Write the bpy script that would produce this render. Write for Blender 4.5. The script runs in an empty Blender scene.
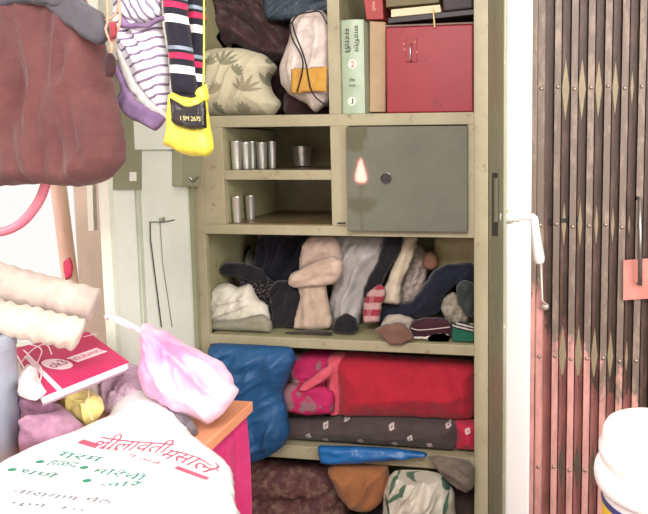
import bpy, bmesh, math, random
import numpy as np
from mathutils import Vector, noise
from mathutils.geometry import delaunay_2d_cdt
from mathutils.bvhtree import BVHTree

random.seed(7)
S = bpy.context.scene
COL = S.collection
# ------------------------------------------------------------------ camera
F = 600.0; PU, PV = 440.0, 200.0
CAM = Vector((0.585, -1.80, 1.45))
YAW = math.radians(8.5); PITCH = math.radians(4.95); ROLL = math.radians(0.35)
fwd = Vector((-math.sin(YAW)*math.cos(PITCH), math.cos(YAW)*math.cos(PITCH), -math.sin(PITCH)))
right = Vector((math.cos(YAW), math.sin(YAW), 0))
up = right.cross(fwd)
r2 = right*math.cos(ROLL) - up*math.sin(ROLL)
u2 = up*math.cos(ROLL) + right*math.sin(ROLL)
right, up = r2, u2
def ray(u, v): return fwd + right*((u-PU)/F) + up*((PV-v)/F)
def PY(u, v, Y):
    d = ray(u, v); return CAM + d*((Y-CAM.y)/d.y)
def PX(u, v, X):
    d = ray(u, v); return CAM + d*((X-CAM.x)/d.x)
def PZ(u, v, Z):
    d = ray(u, v); return CAM + d*((Z-CAM.z)/d.z)
def PD(u, v, d): return CAM + ray(u, v)*d
def proj(p):
    q = Vector(p)-CAM; w = q.dot(fwd)
    return (PU+F*q.dot(right)/w, PV-F*q.dot(up)/w)
cd = bpy.data.cameras.new('camera'); cam = bpy.data.objects.new('camera', cd); COL.objects.link(cam)
cd.sensor_width = 36; cd.lens = F/648*36; cd.shift_x = -(PU-324)/648; cd.shift_y = -(257-PV)/648
cd.clip_start = 0.02
from mathutils import Matrix
m = Matrix((right, up, -fwd)).transposed().to_4x4(); m.translation = CAM
cam.matrix_world = m
S.camera = cam

# ------------------------------------------------------------------ materials
def lin(c):
    out = []
    for x in c[:3]:
        x /= 255.0
        out.append(x/12.92 if x <= 0.04045 else ((x+0.055)/1.055)**2.4)
    return (*out, 1.0)
class MT:
    def __init__(s, name, rough=0.8, metal=0.0, spec=0.4):
        s.m = bpy.data.materials.new(name); s.m.use_nodes = True
        s.nt = s.m.node_tree; s.b = s.nt.nodes['Principled BSDF']
        s.b.inputs['Roughness'].default_value = rough; s.b.inputs['Metallic'].default_value = metal
        s.b.inputs['Specular IOR Level'].default_value = spec
        s.tc = s.n('ShaderNodeTexCoord')
        s.co = s.tc.outputs['Object']
    def n(s, t, **k):
        x = s.nt.nodes.new(t)
        for a, v in k.items(): setattr(x, a, v)
        return x
    def l(s, a, b): s.nt.links.new(a, b)
    def noise(s, scale, detail=3, stretch=None, rough=0.55):
        x = s.n('ShaderNodeTexNoise'); x.inputs['Scale'].default_value = scale; x.inputs['Detail'].default_value = detail
        x.inputs['Roughness'].default_value = rough
        if stretch:
            mp = s.n('ShaderNodeMapping'); mp.inputs['Scale'].default_value = stretch
            s.l(s.co, mp.inputs['Vector']); s.l(mp.outputs[0], x.inputs['Vector'])
        else: s.l(s.co, x.inputs['Vector'])
        return x.outputs['Fac']
    def ramp(s, fac, stops, const=False):
        r = s.n('ShaderNodeValToRGB'); s.l(fac, r.inputs[0]); e = r.color_ramp
        e.interpolation = 'CONSTANT' if const else 'LINEAR'
        while len(e.elements) < len(stops): e.elements.new(0.5)
        for k, (p, c) in enumerate(stops): e.elements[k].position = p; e.elements[k].color = lin(c) if len(c) == 3 else c
        return r.outputs[0]
    def math(s, op, a, b=None, clamp=False):
        x = s.n('ShaderNodeMath', operation=op); x.use_clamp = clamp
        for k, v in enumerate((a, b)):
            if v is None: continue
            if isinstance(v, (int, float)): x.inputs[k].default_value = v
            else: s.l(v, x.inputs[k])
        return x.outputs[0]
    def mix(s, f, a, b):
        x = s.n('ShaderNodeMix', data_type='RGBA')
        s.l(f, x.inputs[0]) if not isinstance(f, float) else setattr(x.inputs[0], 'default_value', f)
        for k, v in ((6, a), (7, b)):
            if isinstance(v, tuple): x.inputs[k].default_value = lin(v)
            else: s.l(v, x.inputs[k])
        return x.outputs[2]
    def dot(s, vec):
        x = s.n('ShaderNodeVectorMath', operation='DOT_PRODUCT'); s.l(s.co, x.inputs[0]); x.inputs[1].default_value = vec
        return x.outputs['Value']
    def color(s, c):
        if isinstance(c, tuple): s.b.inputs['Base Color'].default_value = lin(c)
        else: s.l(c, s.b.inputs['Base Color'])
        return s
    def bump(s, fac, strength=0.3, dist=0.005):
        x = s.n('ShaderNodeBump'); x.inputs['Strength'].default_value = strength; x.inputs['Distance'].default_value = dist
        s.l(fac, x.inputs['Height']); s.l(x.outputs[0], s.b.inputs['Normal']); return s
_mc = {}
def fabric(c, c2=None, scale=25, rough=0.9, b=0.35, bs=60, sheen=0.15, ssc=None):
    key = ('f', c, c2, scale, rough, b, bs)
    if key in _mc: return _mc[key]
    M = MT('fabric', rough, 0, 0.2)
    c2 = c2 or tuple(max(0, int(x*0.86)) for x in c)
    M.color(M.ramp(M.noise(scale, 4), [(0.3, c), (0.7, c2)]))
    M.b.inputs['Sheen Weight'].default_value = sheen
    M.bump(M.math('ADD', M.math('MULTIPLY', M.noise(bs, 4), 0.35), M.noise(17, 3, (1, 1, 0.6), 0.6)), min(1.0, b*1.7), 0.010)
    _mc[key] = M.m; return M.m
def plain(c, rough=0.5, metal=0.0, var=0.0, scale=12, spec=0.5, b=0.0):
    key = ('p', c, rough, metal, var, scale, b)
    if key in _mc: return _mc[key]
    M = MT('plain', rough, metal, spec)
    if var: M.color(M.ramp(M.noise(scale, 5), [(0.3, c), (0.72, tuple(int(x*(1-var)) for x in c))]))
    else: M.color(c)
    if b: M.bump(M.noise(scale*4, 4), b, 0.003)
    _mc[key] = M.m; return M.m
def plastic(c, c2=None, scale=14, rough=0.3, b=0.5, trans=0.0):
    key = ('pl', c, c2, scale, rough, b)
    if key in _mc: return _mc[key]
    M = MT('plastic_film', rough, 0, 0.5); c2 = c2 or tuple(int(x*0.88) for x in c)
    M.color(M.ramp(M.noise(scale, 4), [(0.3, c), (0.7, c2)]))
    M.bump(M.noise(22, 5, None, 0.65), b, 0.012)
    _mc[key] = M.m; return M.m
def stripes(vec, period, stops, rough=0.9, warp=0.0, offset=0.0):
    M = MT('striped', rough, 0, 0.2)
    d = M.math('DIVIDE', M.dot(vec), period)
    if warp: d = M.math('ADD', d, M.math('MULTIPLY', M.noise(9, 2), warp))
    d = M.math('FRACT', M.math('ADD', d, 100.0+offset))
    M.color(M.ramp(d, stops, True)); M.bump(M.noise(70, 3), 0.25, 0.003)
    M.b.inputs['Sheen Weight'].default_value = 0.15
    return M.m

# ------------------------------------------------------------------ objects
def rootloc(o):
    v = Vector((0, 0, 0))
    while o is not None: v += o.location; o = o.parent
    return v
def thing(name, label, cat, loc, group=None):
    o = bpy.data.objects.new(name, None); COL.objects.link(o); o.location = loc; o.empty_display_size = 0.05
    tag(o, label, cat, group); return o
def tag(o, label, cat, group=None):
    o['label'] = label; o['category'] = cat
    if group: o['group'] = group
    return o
def link(name, me, mats, parent=None, smooth=False, label=None, origin=None):
    """mesh given in world coordinates"""
    if not isinstance(mats, (list, tuple)): mats = [mats]
    for x in mats: me.materials.append(x)
    o = bpy.data.objects.new(name, me); COL.objects.link(o)
    if smooth:
        for p in me.polygons: p.use_smooth = True
    if parent is not None: o.parent = parent; off = rootloc(parent)
    else:
        if origin is None:
            c = [v.co for v in me.vertices]
            origin = Vector((sum(v.x for v in c)/len(c), sum(v.y for v in c)/len(c), min(v.z for v in c)))
        off = Vector(origin); o.location = off
    me.transform(Matrix.Translation(-off))
    if label: o['label'] = label
    return o
def bmlink(name, bm, mats, parent=None, smooth=False, label=None, origin=None, angle=None):
    bmesh.ops.recalc_face_normals(bm, faces=bm.faces)
    me = bpy.data.meshes.new(name); bm.to_mesh(me); bm.free()
    o = link(name, me, mats, parent, smooth, label, origin)
    if smooth and angle:
        me.set_sharp_from_angle(angle=math.radians(angle))
    return o
def struct(o): o['kind'] = 'structure'; return o
class PL:
    """working plane: origin o, axes e1 e2, normal n (towards the viewer)"""
    def __init__(s, o, e1, e2):
        s.o = Vector(o); s.e1 = Vector(e1).normalized(); s.e2 = Vector(e2).normalized(); s.n = s.e1.cross(s.e2).normalized()
    def at(s, a, b, t=0): return s.o + s.e1*a + s.e2*b + s.n*t
    def px(s, u, v):
        d = ray(u, v); k = (s.o-CAM).dot(s.n)/d.dot(s.n); q = CAM+d*k-s.o
        return (q.dot(s.e1), q.dot(s.e2))
    def P(s, u, v, t=0): a, b = s.px(u, v); return s.at(a, b, t)
def YP(Y): return PL((0, Y, 0), (1, 0, 0), (0, 0, 1))
def ZP(Z): return PL((0, 0, Z), (1, 0, 0), (0, 1, 0))
def TP(u, v, z, tilt, yaw=8.5):
    """plane facing the room through the point seen at (u,v) on height z, leaning back by tilt degrees"""
    y = math.radians(yaw); t = math.radians(tilt)
    return PL(PZ(u, v, z), (math.cos(y), math.sin(y), 0), Vector((-math.sin(y)*math.sin(t), math.cos(y)*math.sin(t), math.cos(t))))
def bx(bm, p0, p1, bev=0.0, mi=0):
    x0, y0, z0 = (min(a, b) for a, b in zip(p0, p1)); x1, y1, z1 = (max(a, b) for a, b in zip(p0, p1))
    return hexa(bm, [Vector(c) for c in ((x0,y0,z0),(x1,y0,z0),(x1,y1,z0),(x0,y1,z0),(x0,y0,z1),(x1,y0,z1),(x1,y1,z1),(x0,y1,z1))], bev, mi)
def hexa(bm, c, bev=0.0, mi=0):
    vs = [bm.verts.new(p) for p in c]; fs = []
    for q in ((0,3,2,1),(4,5,6,7),(0,1,5,4),(1,2,6,5),(2,3,7,6),(3,0,4,7)): 
        f = bm.faces.new([vs[i] for i in q]); f.material_index = mi; fs.append(f)
    if bev:
        es = list({e for f in fs for e in f.edges})
        bmesh.ops.bevel(bm, geom=es, offset=bev, segments=2, affect='EDGES', profile=0.5)
def slab(bm, pl, a0, a1, b0, b1, t0, t1, bev=0.0, mi=0):
    hexa(bm, [pl.at(a0,b0,t0), pl.at(a1,b0,t0), pl.at(a1,b0,t1), pl.at(a0,b0,t1), pl.at(a0,b1,t0), pl.at(a1,b1,t0), pl.at(a1,b1,t1), pl.at(a0,b1,t1)], bev, mi)
def slabpx(bm, pl, q, t0, t1, bev=0.0, mi=0):
    """q: four pixels going round; solid between offsets t0 and t1"""
    ab = [pl.px(*x) for x in q]
    hexa(bm, [pl.at(*x, t0) for x in ab]+[pl.at(*x, t1) for x in ab], bev, mi)
def tube(bm, pts, r, seg=10, caps=True, mi=0, ridges=None):
    pts = [Vector(p) for p in pts]; n = len(pts)
    rs = r if isinstance(r, (list, tuple)) else [r]*n
    rings = []; prev = None
    for i in range(n):
        t = (pts[min(i+1, n-1)]-pts[max(i-1, 0)]).normalized()
        if prev is None:
            a = Vector((0, 0, 1)) if abs(t.z) < 0.9 else Vector((1, 0, 0))
            nx = t.cross(a).normalized()
        else: nx = (prev - t*prev.dot(t)).normalized()
        prev = nx; ny = t.cross(nx)
        ring = []
        for k in range(seg):
            an = 2*math.pi*k/seg
            rr = rs[i]*(ridges(i, an) if ridges else 1)
            ring.append(bm.verts.new(pts[i]+nx*math.cos(an)*rr+ny*math.sin(an)*rr))
        rings.append(ring)
    for i in range(n-1):
        for k in range(seg):
            f = bm.faces.new((rings[i][k], rings[i][(k+1)%seg], rings[i+1][(k+1)%seg], rings[i+1][k])); f.material_index = mi
    if caps:
        bm.faces.new(rings[0][::-1]).material_index = mi; bm.faces.new(rings[-1]).material_index = mi
def lathe(bm, c, prof, seg=32, mi=0, axis=None):
    """prof: list of (r, h) from bottom to top round the vertical (or the axis)"""
    c = Vector(c); ax = Vector(axis or (0, 0, 1)).normalized()
    a = Vector((1, 0, 0)) if abs(ax.x) < 0.9 else Vector((0, 1, 0)); e1 = ax.cross(a).normalized(); e2 = ax.cross(e1)
    rings = []
    for r, h in prof:
        if r < 1e-5: rings.append([bm.verts.new(c+ax*h)])
        else: rings.append([bm.verts.new(c+ax*h+e1*r*math.cos(2*math.pi*k/seg)+e2*r*math.sin(2*math.pi*k/seg)) for k in range(seg)])
    for A, B in zip(rings, rings[1:]):
        for k in range(seg):
            k2 = (k+1) % seg
            if len(A) == 1 and len(B) == 1: continue
            if len(A) == 1: f = bm.faces.new((A[0], B[k], B[k2]))
            elif len(B) == 1: f = bm.faces.new((A[k], A[k2], B[0]))
            else: f = bm.faces.new((A[k], A[k2], B[k2], B[k]))
            f.material_index = mi
def smoothpts(pts, closed=True, sub=5, tens=0.5):
    n = len(pts); out = []
    for i in range(n if closed else n-1):
        p = [np.array(pts[(i+k-1) % n] if closed else pts[min(max(i+k-1, 0), n-1)], float) for k in range(4)]
        for s in range(sub):
            t = s/sub
            m1 = (p[2]-p[0])*tens; m2 = (p[3]-p[1])*tens
            out.append(p[1]*(2*t**3-3*t*t+1)+m1*(t**3-2*t*t+t)+p[2]*(3*t*t-2*t**3)+m2*(t**3-t*t))
    if not closed: out.append(np.array(pts[-1], float))
    return [tuple(x) for x in out]
def inpoly(x, y, P):
    x = np.asarray(x, float); y = np.asarray(y, float); c = np.zeros(x.shape, bool)
    j = len(P)-1
    for i in range(len(P)):
        xi, yi = P[i]; xj, yj = P[j]
        if yi != yj:
            c ^= ((yi > y) != (yj > y)) & (x < (xj-xi)*(y-yi)/(yj-yi)+xi)
        j = i
    return c
def edged(x, y, P):
    d = np.full(np.shape(x), 1e9); n = len(P)
    for i in range(n):
        ax, ay = P[i]; bx_, by_ = P[(i+1) % n]; dx, dy = bx_-ax, by_-ay; L = dx*dx+dy*dy+1e-18
        t = np.clip(((x-ax)*dx+(y-ay)*dy)/L, 0, 1)
        d = np.minimum(d, np.hypot(x-ax-t*dx, y-ay-t*dy))
    return d
SEED = [0]
def fold_val(a, b, specs, seed):
    h = 0.0
    for amp, lam, ang in specs:
        ca, sa = math.cos(math.radians(ang)), math.sin(math.radians(ang))
        s = a*ca+b*sa; t = -a*sa+b*ca          # s runs along the fold, t across it
        t += 0.35*lam*noise.noise(Vector((s/lam*0.5, t/lam*0.5, seed)))
        v = noise.noise(Vector((s/lam*0.22, t/lam, seed*1.7)))
        h += 1.5*amp*(1-abs(v)*2.6 if v < 0.38 else 0)
    return h
def puff(name, pl, outline, T, mats, parent=None, R=None, back=0.35, folds=((0.006, 0.03, 70),), h=0.006, zmin=None,
         paint=None, sm=4, label=None, cat=None, group=None, rag=0.003, bend=None, pxo=True, zfloor=None, box=None, over=False):
    SEED[0] += 1; seed = SEED[0]*3.17
    o2 = [pl.px(*p) for p in outline] if pxo else outline
    if zmin is not None and abs(pl.e2.z) > 0.2:
        bmin = (zmin-pl.o.z)/pl.e2.z
        o2 = [(a, max(b, bmin)) for a, b in o2]
    P = smoothpts(o2, True, sm, 0.27) if sm > 1 else o2
    if zmin is not None and abs(pl.e2.z) > 0.2: P = [(a, max(b, bmin)) for a, b in P]
    # resample
    Q = []
    for i in range(len(P)):
        a, b = P[i], P[(i+1) % len(P)]; L = math.hypot(b[0]-a[0], b[1]-a[1])
        if L < 1e-6: continue
        k = max(1, int(L/h))
        for s in range(k): Q.append((a[0]+(b[0]-a[0])*s/k, a[1]+(b[1]-a[1])*s/k))
    if rag:
        Q = [(a+rag*noise.noise(Vector((a*45, b*45, seed))), b+rag*noise.noise(Vector((a*45, b*45, seed+9)))) for a, b in Q]
        if zmin is not None and abs(pl.e2.z) > 0.2: Q = [(a, max(b, bmin)) for a, b in Q]
    xs = [q[0] for q in Q]; ys = [q[1] for q in Q]
    gx, gy = np.meshgrid(np.arange(min(xs), max(xs), h), np.arange(min(ys), max(ys), h*0.87))
    gx[1::2] += h/2; gx = gx.ravel(); gy = gy.ravel()
    ok = inpoly(gx, gy, Q); gx, gy = gx[ok], gy[ok]
    d = edged(gx, gy, Q); ok = d > h*0.5; gx, gy, d = gx[ok], gy[ok], d[ok]
    V = [Vector(q) for q in Q]+[Vector((x, y)) for x, y in zip(gx, gy)]
    nb = len(Q)
    E = [(i, (i+1) % nb) for i in range(nb)]
    vo, eo, fo, ov, oe, of = delaunay_2d_cdt(V, E, [], 1, 1e-6)
    px_, py_ = np.array([v.x for v in vo]), np.array([v.y for v in vo])
    isb = [any(o < nb for o in ol) for ol in ov]
    D = edged(px_, py_, Q); D[np.array(isb)] = 0
    R = R or T*1.1
    k = np.clip(D/R, 0, 1); prof = np.sqrt(np.clip(1-(1-k)**2, 0, 1))
    verts = []; faces = []; bidx = {}
    for i, v in enumerate(vo):
        f = fold_val(v.x, v.y, folds, seed)*min(1, D[i]/max(R*0.8, 1e-4)) if folds else 0
        g = bend(v.x, v.y) if bend else 0
        verts.append(pl.at(v.x, v.y, T*prof[i]+f+g))
    n0 = len(vo)
    for i, v in enumerate(vo):
        if isb[i]: bidx[i] = i
        else:
            bidx[i] = len(verts); g = bend(v.x, v.y) if bend else 0
            verts.append(pl.at(v.x, v.y, -T*back*prof[i]+g))
    mi = []
    for f in fo:
        faces.append(tuple(f)); m_ = 0
        if paint:
            c = sum((Vector((vo[j].x, vo[j].y)) for j in f), Vector((0, 0)))/len(f)
            m_ = paint(*proj(pl.at(c.x, c.y, T*0.7)))
        mi.append(m_)
    nf = len(fo)
    for f in fo:
        g = tuple(bidx[j] for j in reversed(f))
        if len(set(g)) > 2 and set(g) != set(f): faces.append(g); mi.append(mi[len(faces)-1-nf] if len(faces)-1-nf < nf else 0)
    if zmin is not None:
        for v in verts: v.z = max(v.z, zmin)
    if zfloor is not None:
        for v in verts: v.z = max(v.z, zfloor)
    if box:
        for v in verts:
            v.x = min(max(v.x, box[0]), box[1]); v.y = min(v.y, box[2])
            if not over: v.y = max(v.y, 0.0215)
            if len(box) > 3: v.z = min(v.z, box[3])
    me = bpy.data.meshes.new(name); me.from_pydata(verts, [], faces)
    for p, q in zip(me.polygons, mi): p.material_index = q
    me.update()
    o = link(name, me, mats, parent, True, label)
    if cat: tag(o, label, cat, group)
    return o
def textmesh(txt, size=1.0, align='CENTER'):
    cu = bpy.data.curves.new('lettering', 'FONT'); cu.body = txt; cu.size = size; cu.align_x = align; cu.align_y = 'CENTER'
    cu.resolution_u = 3
    o = bpy.data.objects.new('lettering', cu); COL.objects.link(o)
    dg = bpy.context.evaluated_depsgraph_get(); me = bpy.data.meshes.new_from_object(o.evaluated_get(dg))
    bpy.data.objects.remove(o); me.materials.clear(); return me
def lettering(name, txt, fn, mat, parent, sx, sy, sub=True):
    """fn maps unit text coords (-.5..+.5 both ways) to a world point"""
    me = textmesh(txt, 1.0)
    if not me.vertices: return None
    x0 = min(v.co.x for v in me.vertices); x1 = max(v.co.x for v in me.vertices)
    y0 = min(v.co.y for v in me.vertices); y1 = max(v.co.y for v in me.vertices)
    for v in me.vertices:
        a = (v.co.x-x0)/max(x1-x0, 1e-6)-0.5; b = (v.co.y-y0)/max(y1-y0, 1e-6)-0.5
        v.co = fn(a*sx, b*sy)
    return link(name, me, mat, parent)

# ------------------------------------------------------------------ setting
def box_obj(name, p0, p1, mat, parent=None, bev=0.0, label=None):
    bm = bmesh.new(); bx(bm, p0, p1, bev); return bmlink(name, bm, mat, parent, label=label)
m_floor = plain((120, 108, 96), 0.6, var=0.2)
m_wall = plain((214, 204, 188), 0.8, var=0.06, scale=4)
m_wallr = plain((226, 202, 184), 0.8, var=0.1, scale=6)
m_ceil = plain((225, 220, 210), 0.9)
XL, XR, YB = -2.3, 2.3, 0.46
struct(box_obj('floor', (XL, -3.4, -0.08), (XR, 2.4, 0), m_floor))
struct(box_obj('ceiling', (XL, -3.4, 2.55), (XR, 0.56, 2.63), m_ceil))
struct(box_obj('wall_left', (XL-0.08, -3.4, 0), (XL, 0.56, 2.55), m_wall))
struct(box_obj('wall_right', (XR, -3.4, 0), (XR+0.08, 2.4, 2.55), m_wall))
# back wall: beside and behind the cupboard, a window opening at its left, the gateway at its right
GX = PY(531, 250, 0.0).x
WX = PY(76, 230, YB).x; WZ0, WZ1 = 0.55, 2.2
bm = bmesh.new()
bx(bm, (WX, YB, 0), (GX-0.02, YB+0.1, 2.55))
bx(bm, (XL, YB, 0), (WX, YB+0.1, WZ0)); bx(bm, (XL, YB, WZ1), (WX, YB+0.1, 2.55)); bx(bm, (XL, YB, WZ0), (XL+0.08, YB+0.1, WZ1))
struct(bmlink('wall_back', bm, m_wallr))
bm = bmesh.new()
w0, w1 = XL+0.08, WX
bx(bm, (w0, YB+0.03, WZ0), (w0+0.04, YB+0.08, WZ1), 0.004); bx(bm, (w1-0.03, YB+0.03, WZ0), (w1, YB+0.08, WZ1), 0.004)
bx(bm, (w0+0.04, YB+0.03, WZ0), (w1-0.03, YB+0.08, WZ0+0.04), 0.004); bx(bm, (w0+0.04, YB+0.03, WZ1-0.04), (w1-0.03, YB+0.08, WZ1), 0.004)
struct(bmlink('window_1', bm, plain((240, 236, 228), 0.5)))
# white jamb beside the gate, and the lintel over it
JX0 = PY(506, 250, 0.0).x
struct(box_obj('trim_1', (JX0, -0.04, 0), (GX, YB+0.10, 2.55), plain((246, 236, 236), 0.35), bev=0.006))
struct(box_obj('wall_lintel', (GX, 0.0, 2.2), (XR, 0.1, 2.55), m_wall))
struct(box_obj('wall_beyond', (GX-0.8, 2.0, 0), (XR, 2.08, 2.5), plain((246, 228, 192), 0.8, var=0.08)))

# ------------------------------------------------------------------ steel cupboard
def paint_metal(c, c2, rough=0.45, wear=None, name='painted_steel', spec=0.4, bmp=0.06):
    M = MT(name, rough, 0, spec)
    base = M.ramp(M.noise(7, 6, None, 0.65), [(0.32, c), (0.7, c2)])
    if wear:
        f = M.ramp(M.noise(26, 6, None, 0.7), [(0.60, (0, 0, 0)), (0.68, (255, 255, 255))])
        base = M.mix(M.math('MULTIPLY', f, 0.65), base, wear)
    M.color(base); bmp and M.bump(M.noise(9, 3), bmp, 0.01)
    return M.m
m_frame = paint_metal((168, 158, 130), (152, 142, 114), wear=(108, 86, 64))
m_inner = paint_metal((160, 154, 118), (140, 132, 98), wear=(104, 90, 64))
m_door = paint_metal((228, 230, 214), (216, 219, 202), 0.4)
m_doorin = paint_metal((236, 238, 228), (226, 229, 217), 0.4)
m_sage = paint_metal((150, 148, 122), (138, 136, 110))
m_rdoor = paint_metal((142, 142, 118), (128, 130, 106), wear=(196, 192, 164))
m_locker = paint_metal((102, 99, 82), (90, 88, 73), 0.045, name='locker_gloss', spec=0.9, bmp=0.012)
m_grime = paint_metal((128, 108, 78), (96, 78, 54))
m_dark = plain((46, 40, 36), 0.6)
m_steel = plain((190, 190, 190), 0.25, 1.0)
m_white = plain((238, 236, 230), 0.6)
F0 = YP(0)
D = 0.42                                   # depth inside
def fx(u, v=250): return PY(u, v, 0).x
def fz(v, u=340): return PY(u, v, 0).z
XA, XB = fx(193, 200), fx(488, 250)        # outer sides
x_in0, x_in1 = fx(207, 280), fx(474, 280)
ZT = 2.12
cup = thing('steel_cupboard', 'sage and cream painted steel cupboard, both doors open, packed with clothes and bedding', 'cupboard', ((XA+XB)/2, 0.2, 0))
def cb(name, p0, p1, mat, parent=None, bev=0.002, label=None): return box_obj(name, p0, p1, mat, parent or cup, bev, label)
cb('side_panel', (XA, 0.012, 0.04), (XA+0.012, D+0.02, ZT), m_inner)
cb('side_panel', (XB-0.012, 0.012, 0.04), (XB, D+0.02, ZT), m_inner)
cb('back_panel', (XA+0.012, D, 0.04), (XB-0.012, D+0.02, ZT), m_inner)
cb('top_panel', (XA, 0.0, ZT), (XB, D+0.02, ZT+0.02), m_frame)
cb('base_panel', (XA, 0.0, 0.02), (XB, D+0.02, 0.10), m_frame)
cb('front_stile', (XA, 0, 0.1), (x_in0, 0.02, ZT), m_frame)
cb('front_stile', (x_in1, 0, 0.1), (XB, 0.02, ZT), m_frame)
def shelf(v0, v1, name='shelf', x0=None, x1=None, mat=None, top=None):
    z1, z0 = fz(v0), fz(v1)
    a, b = (x0 if x0 is not None else x_in0), (x1 if x1 is not None else x_in1)
    o = cb(name, (a, 0.0, z0), (b, 0.018, z1), mat or m_frame)
    bm = bmesh.new(); bx(bm, (a, 0.018, z1-0.012), (b, D, z1-0.001)); bmlink('shelf_board', bm, top or m_inner, o)
    return z1
zs1 = shelf(114, 126)          # floor of the top row, roof of the lockers
zs2 = shelf(226, 236)          # floor of the lockers
zs3 = shelf(340, 350)          # floor of the clothes row
zs4 = shelf(449, 462, top=m_frame)          # floor of the bedding row
# uprights of the upper rows
xd0, xd1 = fx(328, 60), fx(340, 60)
cb('divider', (xd0, 0.0, zs1), (xd1, 0.02, ZT), m_frame)
cb('divider', (xd0+0.008, 0.02, zs1), (xd0+0.02, D, ZT), m_inner)
xl0, xl1 = fx(331, 180), fx(341, 180)
zl0, zl1 = zs2, fz(126)
cb('locker_upright', (xl0, 0.0, zl0), (xl1, 0.02, zl1), m_frame)
cb('locker_upright', (xl0+0.01, 0.02, zl0), (xl0+0.02, D, zl1), m_inner)
xk = fx(224, 180)
cb('locker_stile', (x_in0, 0.0, zl0), (xk, 0.02, zl1), m_frame)
cb('locker_wall', (xk-0.012, 0.02, zl0), (xk, D, zl1), m_inner)
zm1, zm0 = fz(170), fz(180)
o = cb('locker_shelf', (xk, 0.0, zm0), (xl0, 0.018, zm1), m_frame)
bm = bmesh.new(); bx(bm, (xk, 0.018, zm1-0.008), (xl0, D, zm1-0.001)); bmlink('shelf_board', bm, m_grime, o)
bm = bmesh.new(); bx(bm, (xk, 0.02, zs2-0.001), (xl0, D, zs2+0.002)); bmlink('locker_floor', bm, m_grime, cup)
# locker frame and its door, hung on the right and standing a little open
bm = bmesh.new()
bx(bm, (xl1, 0.0, zl0), (fx(349, 180), 0.016, zl1)); bmlink('door_surround', bm, m_frame, cup)
bm = bmesh.new(); bx(bm, (fx(468, 180), 0.0, zl0), (x_in1, 0.016, zl1)); bmlink('door_surround', bm, m_frame, cup)
hx = fx(468, 180); hp = Vector((hx, -0.002, 0))
wl = hx-fx(349, 180)
ang = math.radians(1.6)
dl = PL(hp, (math.cos(ang), math.sin(ang), 0), (0, 0, 1))
bm = bmesh.new(); z_a, z_b = fz(231)+0.0, fz(126)
slab(bm, dl, -wl, 0, z_a+0.004, z_b-0.004, 0.0, 0.014, 0.002)
ld = bmlink('locker_door', bm, m_locker, cup, label='grey-green locker door hanging slightly open')
kp = dl.P(387, 178, 0.014)
bm = bmesh.new(); lathe(bm, kp, [(0.0, -0.002), (0.017, 0), (0.0175, 0.004), (0.015, 0.0065), (0.0125, 0.004), (0.012, 0.001), (0.0, 0.001)], 28, axis=dl.n)
lr = bmlink('lock_ring', bm, m_steel, ld, True, 'chrome lock ring', angle=40)
bm = bmesh.new(); lathe(bm, kp, [(0.0, 0.0012), (0.0118, 0.0012), (0.0118, 0.0025), (0.004, 0.0025), (0.004, 0.006), (0, 0.0065)], 24, axis=dl.n); bmlink('keyhole_plug', bm, m_dark, lr, True, 'dark keyhole plug', angle=40)
bm = bmesh.new(); tube(bm, [dl.P(338, 223, 0.0)+Vector((0, -0.004, 0)), dl.P(346, 223, 0.0)+Vector((0, -0.004, 0))], 0.003); bmlink('hinge_pin', bm, m_dark, cup)

# left door, open towards the room
hL = PY(194, 250, -0.002); eL = PY(99, 180, -0.45)
e1 = Vector((hL.x-eL.x, hL.y-eL.y, 0)); wL = e1.length
LD = PL((eL.x, eL.y, 0), e1, (0, 0, 1))
if LD.n.x < 0: LD = PL((eL.x, eL.y, 0), -e1, (0, 0, 1))
def ldp(u, v=250): return LD.px(u, v)[0]
sgn = 1
zd0, zd1 = 0.11, 2.10
bm = bmesh.new(); slab(bm, LD, 0, wL, zd0, zd1, -0.004, 0.0); ldo = bmlink('left_door', bm, m_door, cup, label='pale green left door, inner face showing')
def lpart(name, a0, a1, b0, b1, t0, t1, mat, bev=0.001):
    bm = bmesh.new(); slab(bm, LD, a0, a1, b0, b1, t0, t1, bev); return bmlink(name, bm, mat, ldo)
lpart('edge_flange', 0, ldp(108), zd0, zd1, 0, 0.022, m_door)
lpart('inner_panel', ldp(108.5), ldp(134), zd0+0.02, zd1-0.03, 0, 0.010, m_doorin)
lpart('middle_rib', ldp(135.5), ldp(139), zd0, zd1, 0, 0.014, paint_metal((200, 202, 186), (184, 186, 168)))
lpart('inner_panel', ldp(142), ldp(187), zd0+0.02, LD.px(160, 151)[1], 0, 0.008, m_doorin)
lpart('upper_panel', ldp(134), ldp(187), LD.px(150, 151)[1]+0.004, zd1-0.03, 0, 0.02, m_doorin)
lpart('hinge_flange', wL-0.02, wL, zd0, zd1, 0, 0.012, m_sage)
bm = bmesh.new(); slabpx(bm, LD, [(109, 190), (136, 190), (136, 60), (109, 60)], 0.010, 0.017)
bp = bmlink('backing_plate', bm, m_sage, ldo, label='dark sage plate')
bm = bmesh.new(); slabpx(bm, LD, [(123.5, 181), (130, 181), (130, 172), (123.5, 172)], 0.017, 0.0185); bmlink('sticker', bm, m_white, bp)
bm = bmesh.new(); slabpx(bm, LD, [(169, 186), (187, 187), (192, 150), (169, 150)], 0.008, 0.04, 0.003); lb = bmlink('lock_box', bm, m_sage, ldo)
bm = bmesh.new(); q = [LD.P(176, 177, 0.042), LD.P(179, 182, 0.05), LD.P(184, 177, 0.048)]; tube(bm, q, 0.0028, 8); bmlink('lock_tongue', bm, m_steel, lb, True)
bm = bmesh.new(); tube(bm, [LD.P(170, 220, 0.014), LD.P(160, 222, 0.014), LD.P(145.5, 222, 0.014), LD.P(146, 240, 0.014), LD.P(157, 327, 0.014)], 0.0017, 6)
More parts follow.
